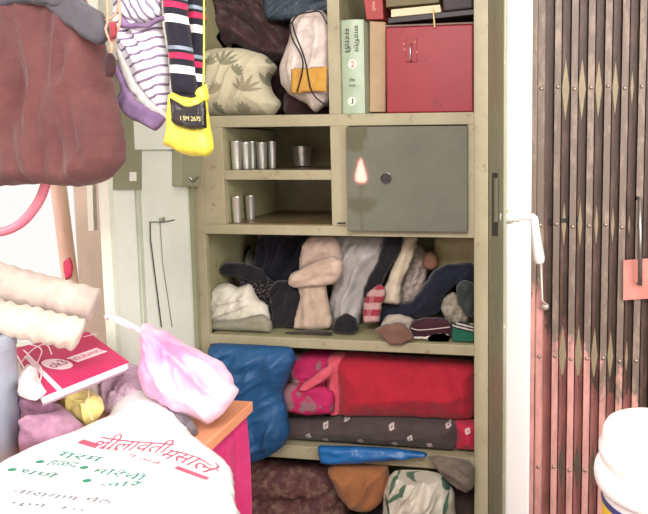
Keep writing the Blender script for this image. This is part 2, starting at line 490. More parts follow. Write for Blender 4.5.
bmlink('latch_rod', bm, m_dark, ldo, True, 'thin dark latch rod')
bm = bmesh.new(); tube(bm, [LD.P(156, 218, 0.012), LD.P(159, 262, 0.011), LD.P(169, 327, 0.010)], 0.0012, 6); lathe(bm, LD.P(159, 219, 0.012), [(0.006, 0), (0.006, 0.004), (0, 0.005)], 12, axis=LD.n)
bmlink('latch_guide', bm, m_sage, ldo, True)

# right door, seen almost edge on
hR = PY(487.5, 250, -0.002); eR = PY(503.5, 250, -0.43)
e1 = Vector((eR.x-hR.x, eR.y-hR.y, 0)); wR = e1.length
RD = PL((eR.x, eR.y, 0), -e1, (0, 0, 1))
if RD.n.x > 0: RD = PL((hR.x, hR.y, 0), e1, (0, 0, 1))
A0, A1 = sorted((RD.px(489, 250)[0], RD.px(503.2, 250)[0]))
far_is_0 = abs(RD.px(503.2, 250)[0]) > abs(RD.px(489, 250)[0])
bm = bmesh.new(); slab(bm, RD, A0, A1, zd0, zd1, -0.007, 0.0, 0.002); rdo = bmlink('right_door', bm, m_rdoor, cup, label='olive green right door, seen nearly edge on')
bm = bmesh.new(); slabpx(bm, RD, [(492.5, 236), (498, 236), (498, 173), (492.5, 173)], 0.0, 0.002); ls = bmlink('lock_slot', bm, m_dark, rdo)
bm = bmesh.new(); slabpx(bm, RD, [(495.5, 222), (498.5, 222), (498.5, 178), (495.5, 178)], 0.002, 0.004); bmlink('lock_bolt', bm, m_rdoor, ls)
# lever handle on the outer face
h0 = PY(507, 217, -0.37); dx = (h0-CAM).y/600
def hp_(u, v, y=-0.39): return PY(u, v, y)
bm = bmesh.new()
tube(bm, [hp_(506, 217, -0.37), hp_(510, 217), hp_(512, 217), hp_(520, 217.5)], [0.017, 0.017, 0.012, 0.011], 14)
tube(bm, [hp_(518, 217.5), hp_(533, 218)], 0.0065, 12)
tube(bm, [hp_(531, 215), hp_(534, 218), hp_(536, 235), hp_(539, 258), hp_(540, 263)], [0.007, 0.010, 0.011, 0.014, 0.010], 14)
bmlink('handle', bm, plain((222, 216, 214), 0.35, 0.3), rdo, True, 'pale metal lever handle', angle=50)

# ------------------------------------------------------------------ collapsible gate
def gate_mat(top, bot, name):
    M = MT(name, 0.5, 0.0, 0.4)
    sep = M.n('ShaderNodeSeparateXYZ'); M.l(M.co, sep.inputs[0])
    x, z = sep.outputs[0], sep.outputs[2]
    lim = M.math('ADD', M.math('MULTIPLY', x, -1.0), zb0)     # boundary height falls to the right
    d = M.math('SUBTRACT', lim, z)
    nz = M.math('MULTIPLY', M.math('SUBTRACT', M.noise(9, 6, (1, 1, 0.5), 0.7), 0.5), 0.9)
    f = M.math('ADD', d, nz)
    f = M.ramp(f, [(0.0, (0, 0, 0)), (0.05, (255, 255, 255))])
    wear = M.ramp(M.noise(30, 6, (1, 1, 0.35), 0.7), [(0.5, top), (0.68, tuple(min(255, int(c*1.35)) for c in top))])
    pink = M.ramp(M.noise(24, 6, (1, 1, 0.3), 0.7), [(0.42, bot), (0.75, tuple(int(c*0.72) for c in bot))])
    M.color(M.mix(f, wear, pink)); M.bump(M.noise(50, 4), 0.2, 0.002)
    return M.m
GP = YP(-0.005)
gx0 = GP.P(531, 250).x
gl = Vector((gx0, -0.005, 0))
zb0 = PY(545, 290, 0).z
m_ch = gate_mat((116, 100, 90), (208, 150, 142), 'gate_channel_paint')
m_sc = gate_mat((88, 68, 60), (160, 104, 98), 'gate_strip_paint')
gate = thing('collapsible_gate', 'closed brown metal folding gate, its lower half worn to coral pink, beside the white jamb', 'gate', gl)
pitch = GP.P(589.5, 230).x-GP.P(573.2, 230).x
bolt_z = [PY(590, v, 0).z for v in (-45, 88, 225, 357, 468)]
step = (bolt_z[0]-bolt_z[-1])/4
while bolt_z[-1] > step: bolt_z.append(bolt_z[-1]-step)
nchan = 15
def channel_bm(x, w=0.0245):
    bm = bmesh.new()
    bx(bm, (x-w/2, -0.014, 0.03), (x+w/2, -0.011, 2.2)); bx(bm, (x-w/2, -0.014, 0.03), (x-w/2+0.003, 0.012, 2.2)); bx(bm, (x+w/2-0.003, -0.014, 0.03), (x+w/2, 0.012, 2.2))
    return bm
xc0 = GP.P(540, 250).x
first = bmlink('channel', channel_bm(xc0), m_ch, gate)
chans = [first]
for i in range(1, nchan):
    c = first.copy(); COL.objects.link(c); c.parent = gate; c.location = first.location+Vector((pitch*i, 0, 0))
    c.data = first.data.copy() if i < 11 else c.data
    for v in c.data.vertices: pass
    chans.append(c)
# each channel keeps the paint of its own place: bake the shift into the mesh
for i, c in enumerate(chans[1:11], 1):
    c.data.transform(Matrix.Translation((pitch*i, 0, 0))); c.location = (0, 0, 0)
bm = bmesh.new()
bx(bm, (gx0+0.001, -0.02, 0.03), (gx0+0.012, 0.02, 2.2)); bmlink('end_post', bm, m_ch, gate)
for i in range(10):
    xm = xc0+pitch*(i+0.5)
    sc_i = (0.0, 1.0, 1.0, 0.9, 0.8, 0.45, 0.1, 0.3, 0.2, 0.2)[i]
    amps = [0.0122+(x-0.0122)*sc_i for x in (0.019, 0.0232, 0.0188, 0.0236, 0.0215)]
    bm = bmesh.new(); w = 0.0245
    zz = bolt_z
    for s in (-1, 1):
        y0 = 0.006+0.004*(s > 0)
        pts = []
        for k, z in enumerate(zz):
            pts.append((s*(amps[k] if k < 5 else 0.0122), z))
            if k+1 < len(zz): pts.append((0.0, (z+zz[k+1])/2))
        for (p, z0), (q, z1) in zip(pts, pts[1:]):
            hexa(bm, [Vector((xm+p-w/2, y0, z0)), Vector((xm+p+w/2, y0, z0)), Vector((xm+p+w/2, y0+0.003, z0)), Vector((xm+p-w/2, y0+0.003, z0)),
                      Vector((xm+q-w/2, y0, z1)), Vector((xm+q+w/2, y0, z1)), Vector((xm+q+w/2, y0+0.003, z1)), Vector((xm+q-w/2, y0+0.003, z1))])
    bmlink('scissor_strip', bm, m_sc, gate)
m_rivet = plain((170, 150, 138), 0.35, 0.7)
bm = bmesh.new(); lathe(bm, (xc0, -0.0135, bolt_z[0]), [(0.0062, 0), (0.0055, 0.0035), (0.003, 0.0055), (0, 0.006)], 10, axis=(0, -1, 0))
rv0 = bmlink('rivet', bm, m_rivet, chans[0], True)
for i in range(10):
    for k, z in enumerate(bolt_z[:5]):
        if i == 0 and k == 0: continue
        rv = rv0.copy(); COL.objects.link(rv); rv.parent = chans[i]; rv.location = rv0.location+Vector((pitch*i, 0, z-bolt_z[0]+0.004*math.sin(i*2.1)))
bm = bmesh.new(); slabpx(bm, YP(-0.004), [(548, 224), (578, 222), (578, 218), (548, 219)], -0.006, -0.002); bmlink('lock_bar', bm, m_dark, gate)
# pull handle and its coral plate on the gate
bm = bmesh.new()
HP = YP(-0.045)
tube(bm, [HP.P(640, 199, -0.03), HP.P(640, 199), HP.P(640, 285), HP.P(640, 285, -0.03)], 0.0065, 10)
bmlink('pull_handle', bm, plain((150, 142, 138), 0.3, 0.8), gate, True, 'grey steel pull handle')
bm = bmesh.new(); slabpx(bm, YP(-0.02), [(623, 300), (652, 298), (652, 258), (623, 260)], 0.0, 0.004)
bmlink('handle_plate', bm, paint_metal((214, 140, 128), (180, 108, 98), wear=(110, 90, 84)), gate, label='coral pink plate')
bm = bmesh.new(); tube(bm, [PY(541, 262, -0.03), PY(542, 300, -0.03), PY(546, 305, -0.03)], 0.004, 8); lathe(bm, PY(545, 306, -0.02), [(0.011, 0), (0.011, 0.01), (0, 0.013)], 14, axis=(0, -1, 0))
bmlink('drop_bolt', bm, plain((205, 190, 182), 0.4, 0.5), gate, True)
bx_ = bmesh.new(); bx(bx_, (gx0, -0.018, 0.0), (xc0+pitch*14.4, 0.02, 0.03)); bmlink('bottom_rail', bx_, m_ch, gate)
bx_ = bmesh.new(); bx(bx_, (gx0, -0.022, 2.19), (xc0+pitch*14.4, 0.02, 2.225)); bmlink('top_rail', bx_, m_ch, gate)

# ------------------------------------------------------------------ light
W = bpy.data.worlds.new('world'); S.world = W; W.use_nodes = True
W.node_tree.nodes['Background'].inputs[0].default_value = (1.0, 0.98, 0.95, 1); W.node_tree.nodes['Background'].inputs[1].default_value = 1.0
def area(loc, target, size, power, color=(1, 1, 1)):
    l = bpy.data.lights.new('added_light', 'AREA'); l.shape = 'RECTANGLE'; l.size, l.size_y = size; l.energy = power; l.color = color
    o = bpy.data.objects.new('added_light', l); COL.objects.link(o); o.location = loc
    o.rotation_euler = (Vector(target)-Vector(loc)).to_track_quat('-Z', 'Y').to_euler(); return o
area((0.35, -1.85, 2.42), (-0.15, -0.65, 0.9), (1.5, 1.0), 74, (1, 0.98, 0.96))  # added area lamp under the ceiling, stands in for daylight from behind
area((2.05, -1.75, 1.55), (-0.4, -0.4, 1.2), (1.1, 1.5), 54, (1, 0.98, 0.96))  # added fill from the right, brightens the open left door
area((-2.2, -1.5, 1.9), (-0.9, 0.4, 1.2), (1.0, 1.2), 30, (1, 0.98, 0.96))  # added fill from the left, brightens the window wall and pole
S.view_settings.view_transform = 'Standard'; S.view_settings.look = 'None'; S.view_settings.gamma = 1; S.view_settings.exposure = 0.0
# ------------------------------------------------------------------ colours of cloth
c_maroon = fabric((70, 42, 44), (48, 30, 34))
c_navy = fabric((32, 29, 42), (22, 21, 32))
c_black = fabric((38, 34, 38), (24, 22, 26))
c_cream = fabric((206, 196, 172), (186, 174, 150))
c_white = fabric((212, 206, 202), (190, 184, 182))
FZ = 0.0015
zb3 = zs3+FZ; zb1 = zs1+FZ; zb4 = zs4+FZ
CBOX = (XA+0.014, XB-0.014, D-0.004); LBOX = (XA+0.014, xd0+0.005, D-0.004, ZT-0.01)
_row = [LBOX]
def cloth(name, label, cat, Y, out, T, mat, zmin=None, folds=((0.006, 0.035, 75),), group=None, **k):
    k.setdefault('box', _row[0])
    return puff(name, YP(Y), out, T, mat, zmin=zmin, folds=folds, label=label, cat=cat, group=group, **k)

# ================================================================== top row, left
cloth('folded_blanket', 'dark maroon folded blanket filling the back of the top shelf', 'blanket', 0.33,
      [(212, -30), (345, -30), (345, 100), (300, 112), (212, 112)], 0.05, c_maroon, zb1, ((0.02, 0.07, 20), (0.006, 0.03, 50)), back=0.2)
cloth('jacket', 'shiny dark brown jacket bunched above the leaf-print cushion', 'jacket', 0.225,
      [(200, -30), (250, -28), (285, -5), (296, 30), (292, 62), (262, 62), (236, 44), (202, 48)], 0.045,
      fabric((76, 50, 50), (50, 34, 36), rough=0.5), None, ((0.016, 0.06, 150), (0.008, 0.035, 110)), back=0.3)
# leaf print
def leafpaint(u, v):
    for (cx, cy, s, n, a0) in ((247, 92, 14, 6, -80), (262, 84, 11, 5, -50), (221, 92, 8, 6, -130), (226, 66, 14, 5, -70), (245, 112, 8, 6, -100), (212, 66, 9, 5, -80), (238, 74, 8, 5, -45), (262, 58, 7, 5, -10), (216, 110, 7, 5, -30)):
        dx, dy = u-cx, v-cy; r = math.hypot(dx, dy)
        if r < s*1.5:
            an = math.degrees(math.atan2(dy, dx))
            for k in range(n):
                t = a0+(k-(n-1)/2)*26
                dd = math.radians(an-t); x = r*math.cos(dd); y = abs(r*math.sin(dd))
                L = s*(1.4-0.12*abs(k-(n-1)/2))
                if 0 < x < L and y < 1.7*math.sin(math.pi*min(1, x/L)): return 1 if (cx+cy) % 2 < 1 else 2
    return 0
def fp(c, b=0.3): return fabric(c, tuple(int(x*0.93) for x in c), b=b)
cu = cloth('cushion', 'cream cushion with grey-green leaf print on the top shelf', 'cushion', 0.11,
      [(203, 60), (212, 50), (238, 48), (262, 54), (277, 66), (270, 80), (273, 92), (281, 104), (272, 117), (240, 121), (208, 118), (202, 96)], 0.075,
      [fp((198, 188, 160)), fp((134, 132, 106)), fp((152, 140, 116))], zb1, ((0.006, 0.05, 60),), h=0.0028, paint=leafpaint, R=0.07, back=0.6, over=True)
cloth('cloth_bundle', 'dark maroon cloth bundle under the drawstring bag', 'cloth', 0.12,
      [(285, 94), (300, 92), (327, 94), (329, 116), (300, 116), (286, 116)], 0.04, fabric((66, 38, 42), (50, 30, 34)), zb1, ((0.008, 0.03, 10),))
tr = cloth('plastic_box', 'dark blue plastic box lying above the drawstring bag', 'box', 0.13,
      [(266, -28), (340, -28), (337, 8), (322, 22), (296, 21), (266, 19)], 0.02, plastic((52, 66, 78), (36, 48, 60)), None, ((0.005, 0.04, 30),))
bg = thing('drawstring_bag', 'white drawstring bag with black cords and a yellow panel at the top of the cupboard', 'bag', PY(305, 97, 0.05))
puff('bag_body', YP(0.05), [(292, 20), (306, 12), (322, 10), (333, 24), (333, 60), (332, 98), (316, 112), (306, 104), (290, 95), (282, 84), (281, 66), (287, 50), (291, 34)],
     0.05, plastic((206, 190, 182), (176, 158, 150), 9, 0.4), bg, folds=((0.006, 0.04, 80), (0.003, 0.02, 40)), h=0.005, box=LBOX, over=True)
puff('yellow_panel', YP(-0.012), [(291, 69), (327, 66), (327, 92), (291, 94)], 0.006, fabric((196, 150, 70), (178, 130, 60)), bg, folds=((0.002, 0.02, 80),), sm=1)
for pts in ([(290, 24), (292, 38), (303, 62), (297, 92)], [(292, 22), (296, 36), (305, 60), (312, 92), (327, 106)], [(291, 24), (298, 15), (311, 12), (320, 12), (327, 24)]):
    bm = bmesh.new(); tube(bm, [PY(u, v, -0.024) for u, v in smoothpts(pts, False, 5)], 0.0024, 6); bmlink('cord', bm, c_black, bg, True)

# ================================================================== top row, right
def bookbox(name, label, cat, q, Y0, depth, mat, parent=None, bev=0.002, group=None):
    pl = YP(Y0); bm = bmesh.new()
    ab = [pl.px(*x) for x in q]
    zm = zb1
    ab = [(a, max(b, zm)) if abs(b-zm) < 0.02 else (a, b) for a, b in ab]
    hexa(bm, [pl.at(*x, 0) for x in ab]+[pl.at(*x, -depth) for x in ab], bev)
    o = bmlink(name, bm, mat, parent)
    if cat: tag(o, label, cat, group)
    return o
# thick pale green book
bk = thing('hardcover_book', 'thick pale green hardcover book standing upright, number 2 on its spine', 'book', Vector((PY(353, 112, 0.02).x, 0.1, zb1)))
m_green = plain((170, 184, 158), 0.45, var=0.1, scale=20)
pl = YP(0.02)
def spine_book(q, depth, mc, mp, root):
    (a0, b0), (a1, _), (_, b1) = pl.px(*q[0]), pl.px(*q[1]), pl.px(*q[2]); b0 = zb1
    bm = bmesh.new()
    n = 8; pts = [(a0+(a1-a0)*k/n, -0.0+0.007*math.sin(math.pi*k/n)) for k in range(n+1)]
    fr = [bm.verts.new(pl.at(a, b0, t)) for a, t in pts]; frt = [bm.verts.new(pl.at(a, b1, t)) for a, t in pts]
    bb = [bm.verts.new(pl.at(a, b0, -0.006)) for a, t in pts]; bt = [bm.verts.new(pl.at(a, b1, -0.006)) for a, t in pts]
    for k in range(n):
        bm.faces.new((fr[k], fr[k+1], frt[k+1], frt[k])); bm.faces.new((bb[k], bt[k], bt[k+1], bb[k+1]))
        bm.faces.new((frt[k], frt[k+1], bt[k+1], bt[k])); bm.faces.new((fr[k], bb[k], bb[k+1], fr[k+1]))
    bm.faces.new((fr[0], frt[0], bt[0], bb[0])); bm.faces.new((fr[n], bb[n], bt[n], frt[n]))
    bmlink('spine', bm, mc, root, True, angle=40)
    for aa in (a0, a1-0.003):
        bm = bmesh.new(); slab(bm, pl, aa, aa+0.003, b0, b1, -depth, -0.006); bmlink('cover', bm, mc, root)
    bm = bmesh.new(); slab(bm, pl, a0+0.003, a1-0.003, b0+0.003, b1-0.004, -depth+0.004, -0.006); bmlink('pages', bm, mp, root)
spine_book([(343, 112), (365, 112), (353, 20)], 0.19, m_green, plain((226, 216, 190), 0.8), bk)
m_ink = plain((52, 56, 48), 0.6); m_red = plain((190, 60, 60), 0.6)
def spine_text(txt, u, v, w, h, rot, mat, t=0.0085):
    a, b = pl.px(u, v)
    r = math.radians(rot)
    return lettering('spine_lettering', txt, lambda x, y: pl.at(a+x*math.cos(r)-y*math.sin(r), b+x*math.sin(r)+y*math.cos(r), t), mat, bk, w, h)
def blob(bm, pl, u, v, ru, rv, t, mi=0, n=20):
    a, b = pl.px(u, v); s = 1/F*(pl.o-CAM).length
    c = [bm.verts.new(pl.at(a+ru*math.cos(2*math.pi*k/n), b+rv*math.sin(2*math.pi*k/n), t)) for k in range(n)]; f = bm.faces.new(c); f.material_index = mi
bm = bmesh.new(); a, b = pl.px(353.3, 64.5)
lathe(bm, pl.at(a, b, 0.0055), [(0.0145, 0), (0.0145, 0.0022), (0, 0.0022)], 24, axis=pl.n); bmlink('number_disc', bm, plain((222, 214, 200), 0.5), bk)
bm = bmesh.new(); a, b = pl.px(352.5, 101.5); lathe(bm, pl.at(a, b, 0.0055), [(0.013, 0), (0.013, 0.0022), (0, 0.0022)], 24, axis=pl.n); bmlink('publisher_disc', bm, plain((222, 218, 204), 0.5), bk)
spine_text('2', 353.3, 64.5, 0.012, 0.019, 0, m_red)
spine_text('\u0938\u093e\u0939\u093f\u0924\u094d\u092f', 357, 39, 0.082, 0.020, -90, m_ink)
spine_text('\u092e\u0930\u093e\u0920\u0940', 348.5, 41, 0.076, 0.018, -90, m_ink)
spine_text('\u0932\u0947\u0916', 353, 80, 0.018, 0.010, 0, m_ink); spine_text('\u0938\u0902\u0917\u094d\u0930\u0939', 353, 86, 0.022, 0.009, 0, m_ink)
spine_text('J', 352.5, 101.5, 0.010, 0.018, 0, m_ink)
bookbox('box_file', 'plain beige box file standing between the pale green book and the red box', 'file', [(369.5, 112), (385.5, 112), (385.5, 22), (369.5, 21)], 0.07, 0.16, plain((186, 156, 122), 0.7, var=0.08))
# red metal box with latch
rb = thing('red_metal_box', 'large dark red metal box with a central hasp at the top right of the cupboard', 'box', Vector((PY(430, 112, 0.02).x, 0.12, zb1)))
plr = YP(0.015)
m_redbox = paint_metal((152, 40, 48), (136, 32, 42), 0.45, wear=(112, 28, 34))
(a0, _), (a1, b1) = plr.px(386, 60), plr.px(473, 24)
bm = bmesh.new(); slab(bm, plr, a0, a1, zb1, b1, -0.26, 0, 0.004); bmlink('box_body', bm, m_redbox, rb)
bm = bmesh.new(); slab(bm, plr, a0-0.001, a1+0.001, b1, b1+0.006, -0.262, 0.002, 0.002); bmlink('lid_edge', bm, plain((120, 92, 84), 0.5), rb)
bm = bmesh.new(); slabpx(bm, plr, [(406, 62), (417, 62), (417, 38), (406, 38)], 0, 0.003, 0.001); hs = bmlink('hasp', bm, paint_metal((150, 40, 46), (110, 30, 34)), rb)
bm = bmesh.new(); tube(bm, [plr.P(411.5, 44, 0.004), plr.P(411, 50, 0.009), plr.P(411, 59, 0.009), plr.P(411.5, 62, 0.004)], 0.0022, 8); bmlink('staple', bm, m_steel, hs, True)
for u, v in ((405, 50), (415, 42), (417, 52), (404, 44)):
    bm = bmesh.new(); lathe(bm, plr.P(u, v, 0.0), [(0.004, 0), (0.003, 0.003), (0, 0.004)], 10, axis=plr.n); bmlink('rivet', bm, plain((210, 130, 120), 0.4), rb, True)
zr = b1+0.0065
# stack lying on the red box and books above
def flat_item(name, label, cat, q, Y0, depth, mat, bev=0.0015):
    return bookbox(name, label, cat, q, Y0, depth, mat, bev=bev)
flat_item('black_album', 'thin black album lying tilted on the red box', 'album', [(388, 23.5), (474, 14.5), (474, 9), (388, 18)], 0.03, 0.2, plain((44, 32, 32), 0.5))
nb = flat_item('notebook', 'cream-edged notebook lying on the black album, a ribbon hanging from it', 'notebook', [(391, 17.2), (441, 12.2), (440, 4.5), (391, 9.5)], 0.035, 0.18, plain((222, 204, 170), 0.7, var=0.06))
bm = bmesh.new(); plr2 = YP(0.028); tube(bm, [plr2.P(434, 9, 0.004), plr2.P(434.5, 15, 0.02), plr2.P(436, 29, 0.022)], [0.001, 0.002, 0.0032], 6); bmlink('ribbon', bm, plain((226, 196, 140), 0.7), nb, True)
flat_item('olive_folder', 'olive folder lying above the cream notebook', 'folder', [(386, 7.2), (439, 2.5), (439, -14), (386, -12)], 0.05, 0.2, plain((112, 98, 66), 0.6, var=0.1))
flat_item('dark_pouch', 'dark purple-brown pouch beside the olive folder', 'pouch', [(443, 11.8), (473, 8.4), (473, -20), (441, -16)], 0.05, 0.2, plain((58, 44, 46), 0.6, var=0.2), 0.006)
rbk = flat_item('red_book', 'small red book leaning over the beige box file', 'book', [(366.5, 19.5), (383.5, 19.0), (381, -22), (361, -20)], 0.06, 0.15, plain((170, 62, 60), 0.55, var=0.1), 0.002)
pr = YP(0.06)
a, b = pr.px(374, 6); lettering('spine_lettering', '\u092e\u0930\u093e\u0920\u0940', lambda x, y: pr.at(a+y, b-x, 0.0008), plain((222, 170, 160), 0.6), rbk, 0.03, 0.013)

# ================================================================== lockers: steel tumblers
def tumbler(name, label, u, v, Y, r, hgt, group):
    z = (zm1 if v < 180 else zs2+0.002)+0.0005
    p = PY(u, v, Y); p.z = z
    bm = bmesh.new(); lathe(bm, p, [(0, 0), (r*0.8, 0), (r*0.82, 0.002), (r*0.97, hgt-0.004), (r*1.02, hgt-0.002), (r*1.0, hgt), (r*0.94, hgt-0.002), (r*0.8, 0.004), (0, 0.004)], 28)
    return tag(bmlink(name, bm, m_tumb, None, True, angle=50), label, 'tumbler', group)
m_tumb = plain((214, 210, 200), 0.28, 0.75)
tl = ['leftmost of the five steel tumblers on the upper locker shelf', 'second steel tumbler from the left on the upper locker shelf', 'middle one of the five steel tumblers on the upper locker shelf',
      'fourth steel tumbler from the left on the upper locker shelf', 'rightmost of the five steel tumblers on the upper locker shelf']
for k, (u, Y) in enumerate(((236.5, 0.045), (246, 0.075), (252, 0.13), (262, 0.12), (272, 0.16))):
    tumbler('steel_tumbler', tl[k], u, 160, Y, 0.0175 if k < 4 else 0.015, 0.092-0.004*(k % 2), 'steel tumblers on the upper locker shelf')
tl = ['steel tumbler on the lower locker shelf, the one nearer the locker side wall', 'steel tumbler on the lower locker shelf, the one nearer the middle']
for k, (u, Y, hh) in enumerate(((237, 0.04, 0.084), (250.5, 0.12, 0.082))):
    tumbler('steel_tumbler', tl[k], u, 210, Y, 0.0165, hh, 'steel tumblers on the lower locker shelf')
p = PY(302, 160, 0.33); p.z = zm1+0.0005
bm = bmesh.new(); lathe(bm, p, [(0, 0), (0.02, 0), (0.03, 0.004), (0.036, 0.06), (0.037, 0.075), (0.034, 0.074), (0.028, 0.008), (0, 0.006)], 28)  # bowl added to give the shine on the locker back
tag(bmlink('shine_bowl', bm, m_tumb, None, True, angle=50), 'steel bowl standing in for a shine at the back of the upper locker shelf', 'bowl')

# ================================================================== clothes row
_row[0] = CBOX+(zs2-0.016,)
cloth('shopping_bag', 'crumpled clear white shopping bag at the back of the clothes shelf', 'bag', 0.35, [(216, 250), (232, 244), (250, 250), (258, 262), (254, 284), (214, 284)], 0.03, plastic((186, 180, 158), (150, 146, 122)), zb3, ((0.012, 0.03, 40),))
cloth('folded_shirt', 'white folded shirt low on the shelf beside the cupboard side', 'shirt', 0.10,
      [(209, 300), (212, 287), (228, 283), (238, 287), (250, 284), (258, 298), (268, 306), (271, 322), (268, 334), (212, 334), (208, 320)], 0.035, fabric((220, 212, 196), (196, 188, 170)), zb3, ((0.010, 0.04, 15), (0.006, 0.03, 60)))
cloth('grey_cloth', 'grey-green folded cloth beneath the white folded shirt', 'cloth', 0.045,
      [(212, 322), (238, 319), (262, 314), (272, 322), (270, 334), (248, 338), (212, 337)], 0.02, fabric((146, 140, 122), (126, 120, 102)), zb3, ((0.005, 0.03, 5),))
cloth('hat', 'black hat lying over the patterned cloth', 'hat', 0.135,
      [(220, 268), (226, 262), (246, 263), (262, 270), (268, 280), (252, 282), (234, 276), (223, 275)], 0.02, c_black, None, ((0.004, 0.03, 10),))
def dots(u, v):
    return 1 if noise.noise(Vector((u*0.55, v*0.55, 3))) > 0.18 else 0
cloth('patterned_scarf', 'black scarf with small white speckles beside the white folded shirt', 'scarf', 0.155,
      [(241, 280), (250, 273), (266, 276), (280, 288), (286, 306), (278, 322), (266, 312), (254, 300), (243, 294)], 0.018, [c_black, fabric((116, 102, 100), (96, 84, 84))], None, h=0.0035, paint=dots)
cloth('navy_trousers', 'dark navy trousers heaped up to the shelf above', 'trousers', 0.25,
      [(260, 236), (290, 234), (318, 236), (322, 270), (316, 310), (310, 334), (276, 334), (268, 310), (254, 290), (256, 262)], 0.045, c_navy, zb3, ((0.012, 0.05, 75), (0.006, 0.03, 50)))
sock = thing('sock', 'pinkish beige sock folded over itself in the middle of the clothes shelf', 'sock', PY(315, 330, 0.07))
puff('sock_leg', YP(0.09), [(298, 282), (324, 280), (328, 300), (333, 326), (318, 331), (294, 331), (297, 310), (300, 296)], 0.024, fabric((196, 172, 154), (176, 150, 132)), sock, folds=((0.005, 0.03, 85),), zmin=zb3)
puff('sock_fold', YP(0.066), [(288, 281), (292, 273), (306, 266), (322, 259), (334, 256), (343, 262), (342, 276), (334, 284), (318, 287), (300, 288), (290, 286)], 0.024, fabric((200, 174, 156), (178, 150, 134)), sock, folds=((0.005, 0.025, 15),))
puff('sock_toe', YP(0.10), [(300, 270), (302, 246), (312, 236), (334, 236), (342, 248), (342, 266), (326, 268)], 0.026, fabric((186, 160, 146), (166, 140, 126)), sock, folds=((0.006, 0.03, 25),))
cloth('grey_towel', 'large pale grey towel draped down the middle of the clothes shelf', 'towel', 0.17,
      [(336, 236), (362, 234), (388, 236), (390, 256), (376, 278), (366, 300), (360, 326), (352, 338), (332, 336), (330, 300), (336, 270)], 0.04, fabric((186, 178, 172), (164, 156, 152)), zb3, ((0.014, 0.045, 62), (0.006, 0.03, 75)))
cloth('black_stocking', 'narrow black stocking hanging aslant in front of the grey towel', 'stocking', 0.105,
      [(386, 236), (403, 236), (400, 252), (390, 268), (380, 288), (366, 300), (363, 292), (368, 278), (378, 260)], 0.014, c_black, None, ((0.003, 0.03, 60),), sm=3)
def check(u, v): return 1 if (int((v-283)/6.5) % 2 == 0 and (u+v*0.2) % 14 < 10) else (2 if int((v-283)/6.5) % 2 == 0 else 0)
cloth('checked_handkerchief', 'red and white checked handkerchief below the black stocking', 'handkerchief', 0.085,
      [(368, 292), (381, 284), (386, 292), (382, 306), (379, 322), (364, 322), (363, 306)], 0.012, [fabric((190, 150, 146), (176, 134, 132)), fabric((156, 54, 66), (140, 46, 58)), fabric((176, 104, 108))], None, ((0.003, 0.02, 70),), h=0.003, paint=check)
cloth('cream_scarf', 'cream scarf hanging aslant right of the black stocking', 'scarf', 0.14,
      [(402, 236), (418, 236), (412, 262), (402, 284), (400, 304), (382, 303), (380, 296), (386, 284), (394, 262)], 0.022, fabric((218, 202, 178), (198, 180, 156)), None, ((0.006, 0.03, 65),))
cloth('lace_blouse', 'pinkish white lace blouse crumpled beside the cream scarf', 'blouse', 0.245,
      [(412, 240), (424, 248), (428, 262), (426, 282), (418, 300), (410, 312), (396, 310), (398, 284), (406, 258)], 0.03, fabric((204, 184, 174), (150, 130, 122), 60), None, ((0.010, 0.022, 70), (0.004, 0.012, 20)), h=0.004)
cloth('brown_ball', 'small brown cloth ball above the navy sweater', 'ball', 0.19, [(424, 254), (430, 251), (437, 255), (439, 264), (433, 270), (425, 268), (422, 261)], 0.018, fabric((146, 106, 84), (124, 88, 70)), None, ((0.002, 0.02, 60),))
cloth('yellow_towel', 'pale yellow towel at the back above the navy sweater', 'towel', 0.31,
      [(434, 240), (440, 235), (478, 236), (484, 262), (480, 280), (440, 282), (434, 262)], 0.03, fabric((220, 204, 156), (202, 184, 136)), None, ((0.008, 0.05, 40),))
cloth('lace_cloth', 'white lace cloth showing under the navy sweater', 'cloth', 0.13,
      [(444, 298), (454, 292), (464, 304), (470, 318), (462, 326), (446, 320), (441, 308)], 0.02, fabric((176, 164, 146), (120, 110, 98), 70), zb3, ((0.005, 0.02, 60),))
cloth('navy_sweater', 'navy blue sweater sprawled at the gate side of the clothes shelf', 'sweater', 0.17,
      [(376, 322), (382, 306), (398, 304), (412, 300), (424, 284), (434, 270), (448, 264), (470, 263), (479, 268), (480, 292), (470, 306), (458, 284), (446, 296), (440, 312), (424, 318), (402, 320), (388, 330)], 0.04, fabric((32, 38, 52), (24, 24, 38)), zb3, ((0.012, 0.04, 40), (0.005, 0.025, 70)))
cloth('grey_green_shirt', 'dark grey-green shirt hanging over the white lace cloth', 'shirt', 0.085,
      [(456, 286), (464, 280), (475, 286), (475, 318), (466, 314), (458, 302)], 0.022, fabric((58, 64, 60), (44, 48, 48)), None, ((0.006, 0.03, 75),))
cloth('white_handkerchief', 'white handkerchief flat behind the brown pouch', 'handkerchief', 0.09,
      [(378, 332), (386, 316), (400, 314), (414, 320), (412, 336), (380, 338)], 0.012, fabric((186, 172, 160), (160, 146, 136)), zb3, ((0.004, 0.03, 30),))
cloth('black_glove', 'small black knitted glove on the shelf edge beside the sock', 'glove', 0.06,
      [(336, 318), (346, 313), (356, 318), (360, 328), (354, 338), (338, 339), (332, 330)], 0.02, fabric((34, 30, 34), (20, 18, 22)), zb3, ((0.004, 0.02, 50),))
cloth('black_vest', 'thin black vest lying under the sock on the shelf edge', 'vest', 0.035,
      [(284, 333), (300, 330), (322, 330), (332, 333), (330, 340), (288, 338)], 0.010, fabric((70, 60, 52), (44, 36, 34)), zb3, ((0.003, 0.02, 10),))
